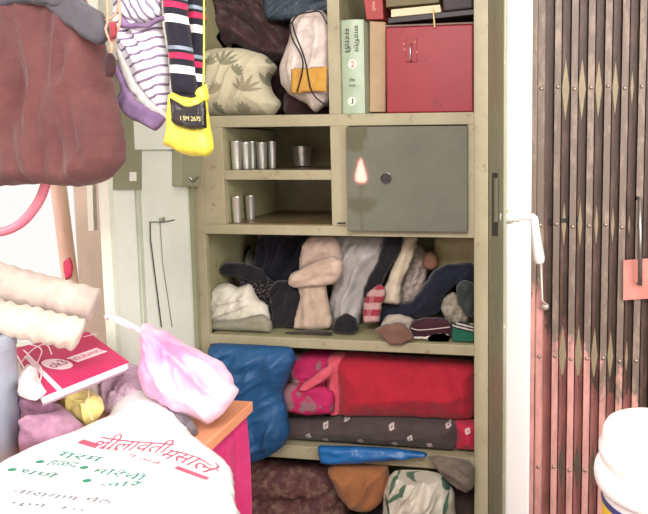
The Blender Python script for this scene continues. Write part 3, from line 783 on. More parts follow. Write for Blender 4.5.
cloth('brown_pouch', 'flat brown pouch overhanging the shelf edge', 'pouch', -0.004,
      [(374, 330), (386, 324), (402, 322), (410, 330), (414, 338), (404, 344), (390, 344), (382, 336)], 0.016, fabric((122, 88, 74), (104, 74, 62)), None, ((0.002, 0.04, 10),), R=0.012, back=0.1, over=True)
pu = thing('purse', 'dark maroon zipped purse with a pale zip on the shelf edge', 'purse', PY(430, 335, 0.05))
puff('purse_body', YP(0.05), [(409, 326), (414, 320), (430, 317), (446, 319), (453, 325), (451, 337), (436, 339), (412, 337)], 0.022, fabric((66, 34, 42), (50, 26, 34)), pu, folds=None, zmin=zb3)
bm = bmesh.new(); tube(bm, [PY(u, v, 0.026) for u, v in smoothpts([(411, 328), (418, 330), (434, 329), (450, 327)], False, 4)], 0.0018, 6); bmlink('zip', bm, plain((200, 180, 170), 0.5), pu, True)
cloth('coin_purse', 'small dark coin purse in front of the maroon purse', 'purse', 0.015, [(427, 339), (432, 335), (444, 334), (449, 338), (447, 342), (430, 343)], 0.008, c_black, zb3, None)
cloth('white_paper', 'white slip of paper between the two purses', 'paper', 0.0235, [(412, 336), (424, 337), (440, 333), (448, 334), (448, 339), (430, 340), (412, 339)], 0.0015, plain((206, 192, 182), 0.7), zb3, None, sm=1)
tb = cloth('striped_pouch', 'teal green pouch with black and white striped flap at the shelf end', 'pouch', 0.03,
      [(452, 325), (460, 321), (474.5, 324), (474.5, 344), (453, 342)], 0.016, [fabric((34, 96, 76), (26, 80, 62)), fabric((196, 190, 180)), c_black], zb3, None, h=0.0028, sm=1,
      paint=lambda u, v: 0 if v-0.25*(u-452) > 328 else (1 if int((v-0.25*(u-452))/1.6) % 2 else 2))

cloth('black_leggings', 'black leggings bunched low between the speckled scarf and the sock', 'leggings', 0.105,
      [(270, 290), (278, 280), (300, 284), (300, 312), (296, 334), (276, 336), (272, 312)], 0.018, c_black, zb3, ((0.010, 0.03, 70), (0.005, 0.02, 30)))
cloth('dark_skirt', 'dark skirt stuffed at the back beneath the pale yellow towel', 'skirt', 0.36,
      [(330, 290), (484, 270), (486, 336), (330, 336)], 0.02, c_navy, zb3, ((0.010, 0.04, 40),), sm=1, back=0.2)
# ================================================================== bedding row
_row[0] = CBOX+(zs3-0.016,)
cloth('blue_plastic_bag', 'large blue plastic bag bulging over the bottom shelf edge', 'bag', -0.035,
      [(211, 345), (236, 342), (268, 344), (291, 347), (296, 360), (290, 376), (284, 392), (288, 412), (290, 432), (282, 448), (262, 459), (240, 461), (224, 452), (214, 430), (209, 396)], 0.055,
      plastic((28, 86, 134), (20, 64, 106), 8, 0.55), None, ((0.010, 0.05, 80), (0.006, 0.03, 30)), back=0.15, R=0.06, h=0.005, over=True)
qr = thing('rolled_quilt', 'thick rolled quilt, bright red with a pink band and a magenta patterned end', 'quilt', PY(380, 415, 0.15))
m_qp = MT('quilt_print', 0.9, 0, 0.2)
m_qp.color(m_qp.ramp(m_qp.noise(16, 1.5), [(0.0, (176, 40, 88)), (0.52, (176, 40, 88)), (0.56, (136, 96, 100)), (1, (126, 92, 96))], False)); m_qp.bump(m_qp.noise(60, 3), 0.3)
QY = 0.11
zq = PY(380, 415.5, 0.055).z
puff('red_cover', YP(QY), [(341, 352), (400, 355), (474, 361), (478, 386), (474, 416), (410, 415), (342, 414), (339, 384)], 0.09, fabric((176, 38, 54), (160, 32, 48)), qr, zfloor=zq+0.001, box=CBOX+(zs3-0.016,), over=True, folds=((0.010, 0.09, 5), (0.004, 0.05, 100)), R=0.09)
puff('pink_band', YP(QY-0.012), [(329, 354), (346, 353), (347, 380), (348, 414), (331, 414), (328, 386)], 0.085, fabric((222, 92, 108), (206, 80, 98)), qr, zfloor=zq+0.001, box=CBOX+(zs3-0.016,), over=True, folds=((0.004, 0.03, 90),), R=0.08)
puff('patterned_end', YP(QY+0.006), [(292, 353), (312, 350), (336, 352), (338, 384), (337, 414), (312, 416), (286, 408), (292, 388), (289, 370)], 0.082, m_qp.m, qr, zfloor=zq+0.001, box=CBOX+(zs3-0.016,), over=True, folds=((0.014, 0.05, 10),), R=0.07)
puff('folded_lip', YP(0.015), [(274, 398), (277, 388), (290, 383), (316, 384), (334, 392), (333, 412), (308, 415), (286, 410), (277, 404)], 0.026, m_qp.m, qr, zfloor=zq+0.001, box=CBOX+(zs3-0.016,), over=True, folds=((0.004, 0.04, 0),))
puff('fold_edge', YP(-0.012), [(298, 389), (314, 376), (331, 364), (333, 374), (321, 383), (306, 391)], 0.008, fabric((222, 92, 108), (206, 80, 98)), qr, zfloor=zq+0.001, box=CBOX+(zs3-0.016,), over=True, folds=((0.003, 0.03, 20),))
def printed_dots(u, v):
    for cx, cy in ((293, 444), (310, 434), (326, 425), (326, 440), (345, 420), (361, 440), (376, 417), (392, 426), (395, 443), (411, 436), (430, 444), (448, 425), (468, 430), (340, 446)):
        r = abs((u-cx)*0.8+(v-cy)*0.35)+abs((v-cy)*0.8-(u-cx)*0.35)
        if 1.1 < r < 3.0 or r < 0.5: return 1
    return 0
dr = thing('rolled_bedsheet', 'rolled charcoal bedsheet with small white diamonds and a red-pink end', 'bedsheet', PY(370, 450, 0.06))
puff('sheet_roll', YP(0.055), [(288, 417), (340, 415), (400, 416), (454, 418), (458, 436), (455, 455), (424, 450), (380, 448), (320, 447), (290, 445), (285, 430)], 0.05,
     [fabric((80, 68, 66), (66, 56, 56)), fabric((206, 190, 184))], dr, box=CBOX+(zq-0.001,), over=True, folds=((0.004, 0.04, 5),), R=0.05, h=0.003, paint=printed_dots, zmin=zb4)
puff('sheet_end', YP(0.06), [(455, 418), (478, 419), (480, 438), (478, 456), (456, 455), (457, 436)], 0.05, [fabric((184, 40, 68), (166, 34, 60)), fabric((214, 190, 184))], dr, box=CBOX+(zq-0.001,), over=True, folds=((0.004, 0.04, 5),), R=0.05, h=0.003, paint=printed_dots, zmin=zb4)
cloth('blue_bag', 'folded bright blue plastic bag under the charcoal bedsheet roll', 'bag', -0.022,
      [(318, 448), (322, 445), (350, 446), (384, 447), (424, 452), (426, 457), (400, 460), (360, 463), (322, 463)], 0.018, plastic((32, 104, 168), (22, 84, 146), 10), None, ((0.005, 0.03, 5),), back=0.15, over=True)

# ================================================================== bottom row
_row[0] = CBOX+(fz(462)-0.003,)
cloth('quilted_cloth', 'crumpled purple-brown printed quilt at the bottom of the cupboard', 'quilt', 0.10,
      [(214, 466), (260, 459), (300, 462), (330, 462), (346, 476), (350, 520), (350, 620), (214, 620)], 0.07, (lambda M: (M.color(M.ramp(M.noise(26, 6, None, 0.7), [(0.3, (84, 50, 62)), (0.5, (104, 68, 66)), (0.62, (134, 106, 92)), (0.75, (104, 38, 58))])), M.bump(M.noise(40, 4), 0.5, 0.006), M.m)[-1])(MT('quilt_print', 0.9, 0, 0.2)), 0.102, ((0.02, 0.07, 20), (0.008, 0.03, 60)), h=0.008)
cloth('orange_bag', 'orange-brown cloth bag slumped at the bottom beside the leaf-print plastic bag', 'bag', 0.0,
      [(328, 468), (338, 462), (362, 462), (386, 464), (390, 480), (384, 500), (372, 509), (354, 508), (340, 494), (334, 480)], 0.05, fabric((160, 104, 66), (140, 88, 54)), None, ((0.010, 0.05, 60),), back=0.3, over=True)
def leaves2(u, v):
    for cx, cy, s, a in ((404, 472, 13, 20), (393, 484, 10, -70), (395, 496, 12, -30), (444, 488, 9, 60), (446, 505, 9, 100), (388, 505, 10, 70), (403, 488, 8, -60)):
        dx, dy = u-cx, v-cy; r = math.radians(a); x = dx*math.cos(r)+dy*math.sin(r); y = -dx*math.sin(r)+dy*math.cos(r)
        if (x/s)**2+(y/(2.4-0.1*abs(x)))**2 < 1: return 1
    return 0
cloth('leaf_print_bag', 'knotted white plastic bag with green leaf print at the bottom', 'bag', -0.03,
      [(388, 478), (398, 468), (416, 464), (430, 466), (444, 476), (454, 492), (456, 520), (450, 560), (392, 560), (384, 520), (384, 495)], 0.07,
      [plastic((214, 206, 190), (190, 180, 164), 12), plastic((84, 116, 96), (70, 98, 84))], None, ((0.016, 0.035, 80), (0.009, 0.02, 50)), h=0.0032, paint=leaves2, back=0.4, over=True)
cloth('black_cloth', 'black cloth under the orange-brown bag', 'cloth', 0.055, [(366, 512), (384, 478), (394, 478), (396, 560), (350, 560), (352, 520)], 0.012, c_black, 0.102, ((0.006, 0.03, 60),), over=True)
cloth('grey_jacket', 'grey and white crumpled jacket spilling down beside the leaf-print bag', 'jacket', -0.032,
      [(428, 456), (440, 455), (456, 458), (473, 464), (474, 486), (466, 492), (452, 484), (440, 472)], 0.03, fabric((128, 114, 102), (92, 80, 72)), None, ((0.010, 0.025, 140),), over=True, box=None, back=0.2)
cloth('brown_sweater', 'dark brown sweater in the bottom corner below the grey jacket', 'sweater', 0.10,
      [(440, 484), (476, 484), (480, 620), (440, 620)], 0.05, fabric((84, 64, 56), (66, 50, 44)), 0.102, ((0.010, 0.05, 60),), sm=2)
# ================================================================== table and what lies on it
TZ = 0.85
tc = PZ(253, 401, TZ)                     # far corner of the top
TX, TY = tc.x, tc.y
table = thing('table', 'orange-brown wooden table with a square-edged top in front of the open cupboard door', 'table', (TX-0.5, TY-0.45, 0))
m_wood = MT('orange_wood', 0.35, 0, 0.5)
m_wood.color(m_wood.ramp(m_wood.noise(14, 5, (6, 0.5, 6)), [(0.3, (232, 158, 122)), (0.7, (216, 138, 102))]))
TXL = TX-1.05; TYN = TY-0.85
bm = bmesh.new(); bx(bm, (TXL, TYN, TZ-0.026), (TX, TY, TZ), 0.003); bmlink('table_top', bm, m_wood.m, table)
for x, y in ((TXL+0.05, TYN+0.05), (TXL+0.05, TY-0.05), (TX-0.08, TYN+0.05), (TX-0.08, TY-0.05)):
    bm = bmesh.new(); bx(bm, (x-0.025, y-0.025, 0), (x+0.025, y+0.025, TZ-0.026), 0.003); bmlink('leg', bm, m_wood.m, table)
# magenta cloth hanging down the side
bm = bmesh.new()
ny, nz = 70, 14; rows = []
for j in range(nz+1):
    z = TZ-0.027-0.62*j/nz
    rows.append([bm.verts.new((TX-0.012+0.012*math.sin(i*0.9+0.25*j)*(0.25+j/nz)+0.004*math.sin(i*2.3), TY-0.012+0.004*j*0-(0.82)*i/ny+0.006*math.sin(j*0.7), z)) for i in range(ny+1)])
for j in range(nz):
    for i in range(ny): bm.faces.new((rows[j][i], rows[j][i+1], rows[j+1][i+1], rows[j+1][i]))
bmesh.ops.solidify(bm, geom=bm.faces[:], thickness=0.002)
tag(bmlink('tablecloth', bm, fabric((246, 84, 156), (236, 66, 140)), None, True), 'magenta pink cloth hanging down the side of the table', 'tablecloth')

# crumpled clothes heaped on the table
def tpuff(name, label, cat, base, z, tilt, out, T, mat, folds=((0.006, 0.03, 40), (0.003, 0.015, 100)), zm=TZ+0.001, **k):
    return puff(name, TP(base[0], base[1], z, tilt), out, T, mat, folds=folds, label=label, cat=cat, zmin=None, zfloor=zm, **k)
tpuff('folded_towel', 'cream folded towel under the pink book', 'towel', (60, 420), TZ+0.02, 62, [(26, 352), (90, 345), (122, 366), (112, 386), (84, 404), (48, 416), (28, 408)], 0.10, fabric((226, 214, 206), (204, 186, 180)), back=0.6, box=(-9, 9, 9, 0.962), over=True)
tpuff('mauve_cloth', 'crumpled mauve cloth on the table beside the steel drum', 'cloth', (40, 450), TZ+0.01, 40,
      [(26, 398), (32, 396), (44, 398), (60, 404), (72, 414), (84, 428), (70, 446), (44, 460), (27, 462), (26, 440)], 0.055, fabric((176, 134, 156), (140, 98, 124), b=0.6), ((0.030, 0.035, 30), (0.014, 0.02, 110)), back=0.8, h=0.004)
tpuff('lilac_cloth', 'pale lilac crocheted cloth between the pink book and the pink pouch', 'cloth', (112, 412), TZ+0.01, 45,
      [(98, 376), (118, 364), (138, 366), (152, 384), (150, 402), (130, 412), (108, 416), (96, 398)], 0.04, fabric((232, 204, 222), (206, 170, 196), 90, b=0.9, bs=150), ((0.012, 0.02, 60), (0.006, 0.012, 20)), back=0.2, h=0.004)
tpuff('yellow_cloth', 'pale yellow crumpled cloth in front of the pink book', 'cloth', (86, 424), TZ+0.03, 40,
      [(64, 398), (74, 392), (88, 390), (100, 396), (104, 408), (98, 418), (88, 426), (76, 420), (64, 412)], 0.035, fabric((240, 226, 146), (222, 200, 118)), ((0.018, 0.02, 70), (0.008, 0.012, 10)), back=0.5, h=0.004)
tpuff('teal_cloth', 'small grey-teal cloth beside the pink pouch', 'cloth', (138, 406), TZ+0.01, 40,
      [(124, 394), (132, 388), (146, 390), (152, 404), (144, 412), (128, 410)], 0.03, fabric((140, 164, 168), (108, 130, 138)), ((0.006, 0.02, 70),), back=0.2, h=0.004)
tpuff('grey_cloth', 'dark grey cloth between the white plastic bag and the pink pouch', 'cloth', (180, 432), TZ+0.01, 60,
      [(152, 404), (170, 408), (190, 418), (198, 432), (186, 440), (168, 428), (152, 416)], 0.02, fabric((128, 122, 128), (92, 84, 92)), ((0.006, 0.02, 70),), back=0.3, h=0.004)
bm = bmesh.new()
SPN = TP(98, 424, TZ+0.03, 40)
for pts in ([(97, 390), (99, 402), (96, 410), (103, 426)], [(88, 388), (86, 396)]): tube(bm, [SPN.P(u, v, 0.045) for u, v in smoothpts(pts, False, 5)], 0.0014, 6)
tag(bmlink('straw', bm, plain((226, 196, 164), 0.7), None, True), 'tan straw strands lying over the pale yellow cloth', 'straw')
# pink book
q = [PZ(88, 331, 1.008), PZ(129, 361, 0.998), PZ(41, 396, 0.988), PZ(14, 349, 0.998)]
nrm = (q[1]-q[0]).cross(q[2]-q[1]).normalized()
if nrm.z < 0: nrm = -nrm
c0 = sum(q, Vector())/4
q = [p-nrm*((p-c0).dot(nrm)) for p in q]
m_pink = plain((200, 26, 94), 0.5, var=0.04); m_page = plain((246, 242, 240), 0.7)
book = thing('diary', 'bright pink hardbound diary with a pale pink band and oval emblem on its cover', 'book', c0-nrm*0.026)
def qslab(t0, t1, ins=0.0):
    bm = bmesh.new(); qq = [p+(c0-p).normalized()*ins for p in q]
    hexa(bm, [p-nrm*t1 for p in qq]+[p-nrm*t0 for p in qq], 0.0015 if t1-t0 > 0.002 else 0.0006); return bm
bmlink('cover', qslab(0, 0.003), m_pink, book, label='bright pink front cover'); bmlink('pages', qslab(0.0032, 0.018, 0.004), m_page, book); bmlink('back_cover', qslab(0.0182, 0.021), plain((150, 120, 134), 0.5), book)
bu = (q[1]-q[2]); BLen = bu.length; bu.normalize(); bv = nrm.cross(bu)
BP = PL(c0+nrm*0.0004, bu, bv)
m_pale = plain((252, 224, 234), 0.5); m_pinkink = plain((150, 50, 92), 0.6)
bm = bmesh.new(); a, b = BP.px(57, 364)
f = bm.faces.new([bm.verts.new(BP.at(a+0.020*math.cos(t), b+0.046*math.sin(t))) for t in [2*math.pi*k/28 for k in range(28)]]); bmlink('emblem', bm, m_pale, book, label='pale pink oval emblem')
lettering('emblem_lettering', 'ok3', lambda x, y: BP.at(a+x, b+y, 0.0006), m_pinkink, book, 0.030, 0.036)
def strip(p0, p1, w, name, mat=m_pale, t=0.0):
    a0, b0 = BP.px(*p0); a1, b1 = BP.px(*p1); d = Vector((a1-a0, b1-b0)).normalized(); nn = Vector((-d.y, d.x))*w/2
    bm = bmesh.new(); f = bm.faces.new([bm.verts.new(BP.at(x, y, t)) for x, y in ((a0-nn.x, b0-nn.y), (a1-nn.x, b1-nn.y), (a1+nn.x, b1+nn.y), (a0+nn.x, b0+nn.y))])
    return bmlink(name, bm, mat, book)
strip((72, 360.2), (102, 349.6), 0.044, 'title_band')
a2, b2 = BP.px(87, 354.9); a3, b3 = BP.px(68, 361.5); dd = Vector((a2-a3, b2-b3)).normalized()
lettering('title_lettering', 'INSURANCE', lambda x, y: BP.at(a2+x*dd.x-y*dd.y, b2+x*dd.y+y*dd.x, 0.0006), plain((206, 90, 134), 0.6), book, 0.074, 0.022)
strip((26, 356), (60, 390), 0.009, 'cover_band'); strip((83, 337), (97, 333.5), 0.006, 'cover_band')
# white strings over the book
bm = bmesh.new()
for pts in ([(20, 366), (32, 352), (46, 346), (52, 356)], [(24, 352), (34, 362), (42, 372), (38, 390)], [(30, 346), (42, 352), (36, 372), (44, 392)]):
    tube(bm, [BP.P(u, v, 0.004) for u, v in smoothpts(pts, False, 5)], 0.0014, 6)
tag(bmlink('string', bm, plain((250, 226, 232), 0.7), None, True), 'loose tangle of pale pink string lying over the corner of the pink diary', 'string')
puff('white_rag', PL(BP.o+nrm*0.003, BP.e1, BP.e2), [(18, 378), (28, 368), (38, 372), (40, 386), (46, 392), (36, 400), (20, 396)], 0.014, fabric((240, 228, 224), (220, 200, 200)), label='small white rag over the near corner of the pink diary', cat='rag', folds=((0.005, 0.015, 40),), h=0.003)

# steel drum
m_drum = MT('brushed_steel', 0.45, 0.25, 0.5)
m_drum.color((164, 174, 188)); m_drum.bump(m_drum.noise(30, 3, (1, 1, 0.02)), 0.04)
dp = PZ(18, 458, TZ); dr_ = 0.088
dc = Vector((dp.x, dp.y, TZ+0.001))-Vector((right.x, right.y, 0)).normalized()*dr_+Vector((-right.y, right.x, 0)).normalized()*(-0.012)
ztop = 1.098
dh = ztop-TZ
drum = thing('steel_drum', 'tall cylindrical steel drum on the table, the cream rolls resting on its lid', 'drum', dc)
bm = bmesh.new(); lathe(bm, dc, [(0, 0), (dr_*0.97, 0), (dr_, 0.004), (dr_, dh-0.03)], 56); bmlink('drum_body', bm, m_drum.m, drum, True, angle=40)
bm = bmesh.new(); lathe(bm, dc, [(dr_*1.0, dh-0.03), (dr_*1.02, dh-0.029), (dr_*1.02, dh-0.005), (dr_*0.99, dh), (0, dh)], 56); bmlink('drum_lid', bm, m_drum.m, drum, True, angle=40)

# cream rolls
def roll(name, label, pts, r, seed, pleat, mat):
    n = 70; P = []
    for i in range(n+1):
        t = i/n*(len(pts)-1); k = min(int(t), len(pts)-2); P.append(pts[k].lerp(pts[k+1], t-k))
    rs = [r*(1.0 if 2 < i < n-2 else (0.55, 0.86, 0.97)[min(i, n-i)]) for i in range(n+1)]
    def rid(i, an): return 1+pleat*math.sin(i*0.85+1.3*math.sin(an+seed)+2*noise.noise(Vector((i*0.1, seed, 0))))+0.06*noise.noise(Vector((i*0.2, math.cos(an)*1.5+seed, math.sin(an)*1.5)))
    bm = bmesh.new(); tube(bm, P, rs, 26, True, 0, rid)
    return tag(bmlink(name, bm, mat, None, True), label, 'roll')
m_roll = fabric((196, 182, 170), (168, 150, 142), 18, b=0.5, bs=40)
m_roll2 = fabric((208, 196, 182), (184, 168, 156), 18, b=0.5, bs=40)
r1 = 0.032
pL = PD(-40, 313, 1.13); pL.z = max(pL.z, 1.112+r1*1.1+0.008); pR = PD(82, 335, 1.22)
roll('cloth_roll', 'lower cream pleated cloth roll lying on the steel drum and the pink diary', [pL, pR], r1, 1.0, 0.06, m_roll2)
pL = PD(-40, 272, 1.195); pR = PD(97, 307, 1.275)
roll('cloth_roll', 'upper cream cloth roll lying along the top of the pleated roll', [pL, pR], 0.0375, 4.0, 0.03, m_roll)

# pink drawstring pouch
zb = TZ+0.002
pb = PZ(205, 421, zb)
pp = TP(205, 418, zb+0.03, 35)
pk = thing('pouch', 'pale pink drawstring pouch sitting on the table edge, its white cord sticking up', 'pouch', PZ(195, 415, zb))
m_pouch = fabric((228, 134, 184), (248, 216, 232), 7, b=0.35)
pbody = puff('pouch_body', pp, [(141, 345), (146, 330), (152, 325), (159, 330), (170, 333), (188, 345), (208, 355), (222, 362), (231, 374), (235, 384), (239, 390), (231, 403), (219, 417), (206, 424), (190, 416), (174, 412), (158, 402), (147, 396), (141, 380), (143, 360)], 0.06, m_pouch, pk,
     folds=((0.020, 0.04, -40), (0.010, 0.025, -62)), R=0.055, back=0.5, h=0.004, zfloor=zb)
bm = bmesh.new(); tube(bm, [pp.P(u, v, t) for u, v, t in ((150, 338, 0.02), (140, 331, 0.02), (126, 323, 0.015), (112, 317, 0.012), (108, 320, 0.012))], [0.006, 0.0055, 0.005, 0.006, 0.007], 8); bmlink('drawstring', bm, plain((250, 238, 244), 0.7), pk, True, 'white cord')
bm = bmesh.new(); tube(bm, [pp.P(u, v, t) for u, v, t in ((147, 333, 0.012), (135, 330, 0.012), (120, 324, 0.01), (113, 316, 0.012))], [0.005, 0.004, 0.004, 0.005], 8); bmlink('drawstring', bm, plain((250, 230, 240), 0.7), pk, True)

# white plastic carrier bag with print
m_bag = MT('carrier_film', 0.3, 0, 0.5); m_bag.color((244, 244, 244)); m_bag.bump(m_bag.noise(14, 5, None, 0.6), 0.35, 0.01)
bp_ = ZP(TZ+0.02)
SB = puff('carrier_bag', bp_, [(-30, 492), (0, 472), (40, 454), (84, 436), (106, 424), (112, 408), (124, 394), (140, 390), (156, 394), (170, 408), (184, 428), (196, 442), (216, 458), (232, 472), (235, 500), (236, 560), (-60, 640), (-120, 540)],
          0.042, m_bag.m, None, folds=((0.003, 0.09, 20),), R=0.08, back=0.4, h=0.008, label='white plastic carrier bag with maroon and green lettering lying across the table front', cat='bag', zfloor=TZ+0.0015)
bvh = BVHTree.FromPolygons([SB.matrix_world @ v.co + SB.location for v in SB.data.vertices] if False else [v.co+SB.location for v in SB.data.vertices], [p.vertices[:] for p in SB.data.polygons])
def onbag(u, v, lift=0.0008):
    hit = bvh.ray_cast(CAM, ray(u, v).normalized())
    if hit[0] is None: return PZ(u, v, TZ+0.07)
    return hit[0]-ray(u, v).normalized()*lift
def word(txt, p0, p1, hgt, mat):
    A, B = onbag(*p0), onbag(*p1); o = (A+B)/2; ax = Vector((B.x-A.x, B.y-A.y, 0)); w = ax.length; ax.normalize(); ay = Vector((-ax.y, ax.x, 0))
    if ay.y < 0 and ay.x < 0: ay = -ay
    def fn(x, y):
        p = o+ax*x+ay*y; hit = bvh.ray_cast(Vector((p.x, p.y, 2)), Vector((0, 0, -1)))
        z = hit[0].z if hit[0] is not None and hit[0].z > TZ+0.002 else o.z
        return Vector((p.x, p.y, z+0.0012))
    return lettering('bag_lettering', txt, fn, mat, SB, w, hgt)
m_mar = plain((176, 84, 108), 0.6); m_grn = plain((70, 136, 124), 0.6); m_gry = plain((116, 116, 126), 0.6); m_gdot = plain((50, 136, 106), 0.6)
word('\u0932\u0940\u0932\u093e\u0935\u0924\u0940', (98, 440), (172, 447), 0.050, m_mar)
word('\u092e\u0938\u093e\u0932\u0947', (166, 452), (216, 472), 0.044, m_mar)
word('\u0936\u0941\u0926\u094d\u0927', (98, 447), (118, 451), 0.010, m_mar); word('\u0935 \u0924\u093e\u091c\u0947', (130, 454), (160, 464), 0.010, m_mar)
word('\u0917\u0930\u092e', (58, 454), (102, 460), 0.016, m_grn); word('\u0939\u0933\u0926', (48, 463), (78, 466), 0.018, m_grn)
word('\u092e\u093f\u0930\u091a\u0940', (94, 470), (146, 478), 0.020, m_grn); word('\u0927\u0923\u0947', (22, 470), (58, 476), 0.018, m_grn)
word('\u091c\u093f\u0930\u0947', (100, 484), (142, 484), 0.016, m_grn)
word('\u0928\u093e\u0930\u093e\u092f\u0923 \u092a\u0947\u0920', (14, 490), (114, 502), 0.014, m_gry)
word('\u092a\u0941\u0923\u0947 \u0969\u0966', (10, 503), (84, 511), 0.012, m_gry)
for u, v in ((40, 462), (12, 470), (84, 468), (87, 481)):
    bm = bmesh.new(); p = onbag(u, v); bm.faces.new([bm.verts.new(p+Vector((0.008*math.cos(t), 0.005*math.sin(t), 0.001))) for t in [2*math.pi*k/14 for k in range(14)]]); bmlink('printed_dot', bm, m_gdot, SB)
def bagbar(p0, p1, w, mat):
    bm = bmesh.new(); n = 10; L = []; R_ = []
    d = (onbag(*p1)-onbag(*p0)); d.z = 0; d.normalize(); nn = Vector((-d.y, d.x, 0))*w/2
    for k in range(n+1):
        t = k/n; p = onbag(p0[0]+(p1[0]-p0[0])*t, p0[1]+(p1[1]-p0[1])*t, 0.0015); L.append(bm.verts.new(p+nn)); R_.append(bm.verts.new(p-nn))
    for k in range(n): bm.faces.new((L[k], L[k+1], R_[k+1], R_[k]))
    bmlink('printed_bar', bm, mat, SB)
bagbar((80, 441), (98, 446), 0.014, m_mar); bagbar((176, 467), (208, 479), 0.009, m_mar)

# ================================================================== hanging clothes
HZ = 1.885
HY = -0.62
rope_v = HZ
bm = bmesh.new(); tube(bm, [(XL, HY, HZ+0.03), (-0.9, HY, HZ+0.005), (0.0, HY, HZ), (1.0, HY, HZ+0.01), (XR, HY, HZ+0.04)], 0.003, 8)
tag(bmlink('clothes_line', bm, plain((220, 214, 200), 0.7), None, True), 'thin pale clothes line stretched across the room above the hanging garments', 'line')
VT = proj((-0.2, HY, HZ))[1]+2; print('VT', VT)
GB = YP(-0.68)
gb = thing('hanging_bag', 'large brown cloth bag with grey yoke hanging before the window', 'bag', GB.P(60, 150))
m_brown = fabric((106, 66, 64), (88, 52, 54), 14, b=0.4, bs=120)
puff('bag_body', GB, [(-60, VT), (60, VT), (84, 0), (98, 24), (108, 62), (116, 100), (124, 140), (124, 162), (112, 178), (96, 184), (76, 186), (40, 184), (0, 186), (-50, 186), (-80, 150), (-80, 60)],
     0.05, m_brown, gb, folds=((0.009, 0.07, 80), (0.004, 0.03, 95)), R=0.035, back=0.5, h=0.005)
puff('bag_yoke', YP(-0.742), [(-60, VT), (60, VT), (66, 4), (44, 6), (20, 4), (0, 10), (-60, 14)], 0.010, fabric((88, 84, 90), (74, 70, 78)), gb, folds=((0.003, 0.03, 70),), R=0.01, back=0.4)
puff('bag_yoke_front', YP(-0.735), [(40, -16), (66, -16), (84, 2), (104, 14), (110, 34), (102, 45), (84, 38), (64, 22), (48, 8)], 0.010, fabric((88, 84, 90), (74, 70, 78)), gb, folds=((0.003, 0.03, 70),), R=0.01, back=0.4)
puff('white_label', YP(-0.74), [(60, 0), (70, -2), (80, 4), (76, 8)], 0.004, c_white, gb, folds=None, sm=1)
# pink hose loop
bm = bmesh.new(); HS = YP(-0.632); tube(bm, [HS.P(u, v) for u, v in smoothpts([(-60, 215), (-25, 230), (0, 232), (20, 224), (36, 206), (45, 186), (49, 160), (50, 120), (50, 60), (48, VT)], False, 5)], 0.0098, 12)
tag(bmlink('hose', bm, plain((228, 130, 150), 0.35), None, True), 'pink rubber hose curving down behind the brown hanging bag', 'hose')
# striped tee
TE = YP(-0.575)
tee = thing('striped_shirt', 'white shirt with thin purple-grey stripes and a lilac hem hanging from the line', 'shirt', TE.P(145, 120))
ang1 = math.radians(18)
m_te = stripes((-math.sin(ang1), 0, math.cos(ang1)), 0.0195, [(0, (244, 236, 246)), (0.73, (136, 118, 144))], warp=0.25)
m_te2 = stripes((math.sin(math.radians(62)), 0, math.cos(math.radians(62))), 0.016, [(0, (244, 236, 246)), (0.66, (136, 118, 144))], warp=0.2)
m_lil = fabric((146, 118, 154), (124, 96, 134))
puff('shirt_body', TE, [(116, 22), (122, VT), (160, VT), (162, 20), (167, 50), (170, 84), (170, 110), (163, 114), (150, 98), (136, 80), (126, 58), (118, 40)], 0.022, m_te, tee, folds=((0.007, 0.03, 110),), R=0.015)
puff('shirt_top', YP(-0.603), [(121, VT), (158, VT), (160, 4), (159, 18), (144, 22), (126, 20), (121, 8)], 0.014, m_te2, tee, folds=((0.006, 0.02, 80),), R=0.012)
puff('lilac_band', YP(-0.612), [(118, 20), (122, 16), (130, 22), (146, 23), (163, 16), (165, 20), (148, 28), (130, 28), (121, 28)], 0.007, m_lil, tee, folds=None, R=0.006)
puff('white_stripe', YP(-0.596), [(116, 46), (124, 56), (138, 86), (152, 102), (168, 112), (168, 120), (150, 112), (134, 96), (124, 80), (118, 62)], 0.005, c_white, tee, folds=((0.002, 0.02, 60),), R=0.006)
puff('lilac_hem', YP(-0.600), [(113, 68), (119, 66), (128, 88), (140, 102), (154, 110), (167, 117), (156, 131), (142, 124), (126, 116), (116, 100), (121, 90)], 0.007, m_lil, tee, folds=((0.003, 0.02, 60),), R=0.008)
# cord with tassel
bm = bmesh.new(); CP = YP(-0.748); CT = YP(HY)
for pts in ([(104, VT), (108, 14), (106, 30), (112, 46), (110, 56)], [(112, VT), (120, 12), (116, 34), (110, 50)], [(106, 20), (114, 16), (119, 4)]):
    tube(bm, [CP.P(u, v) if v > -20 else CT.P(u, v) for u, v in smoothpts(pts, False, 5)], 0.0024, 7)
cordo = tag(bmlink('cord', bm, fabric((206, 160, 134), (180, 134, 110)), None, True), 'knotted tan cord with a dark tassel between the brown bag and the striped shirt', 'cord')
bm = bmesh.new(); tube(bm, [CP.P(110, 53), CP.P(110, 58), CP.P(110, 70), CP.P(110, 77)], [0.004, 0.010, 0.011, 0.006], 10); bmlink('tassel', bm, c_maroon, cordo, True)
puff('red_tag', YP(-0.756), [(108, 22), (116, 22), (117, 38), (110, 40)], 0.004, fabric((150, 60, 66), (130, 50, 56)), cordo, folds=None)
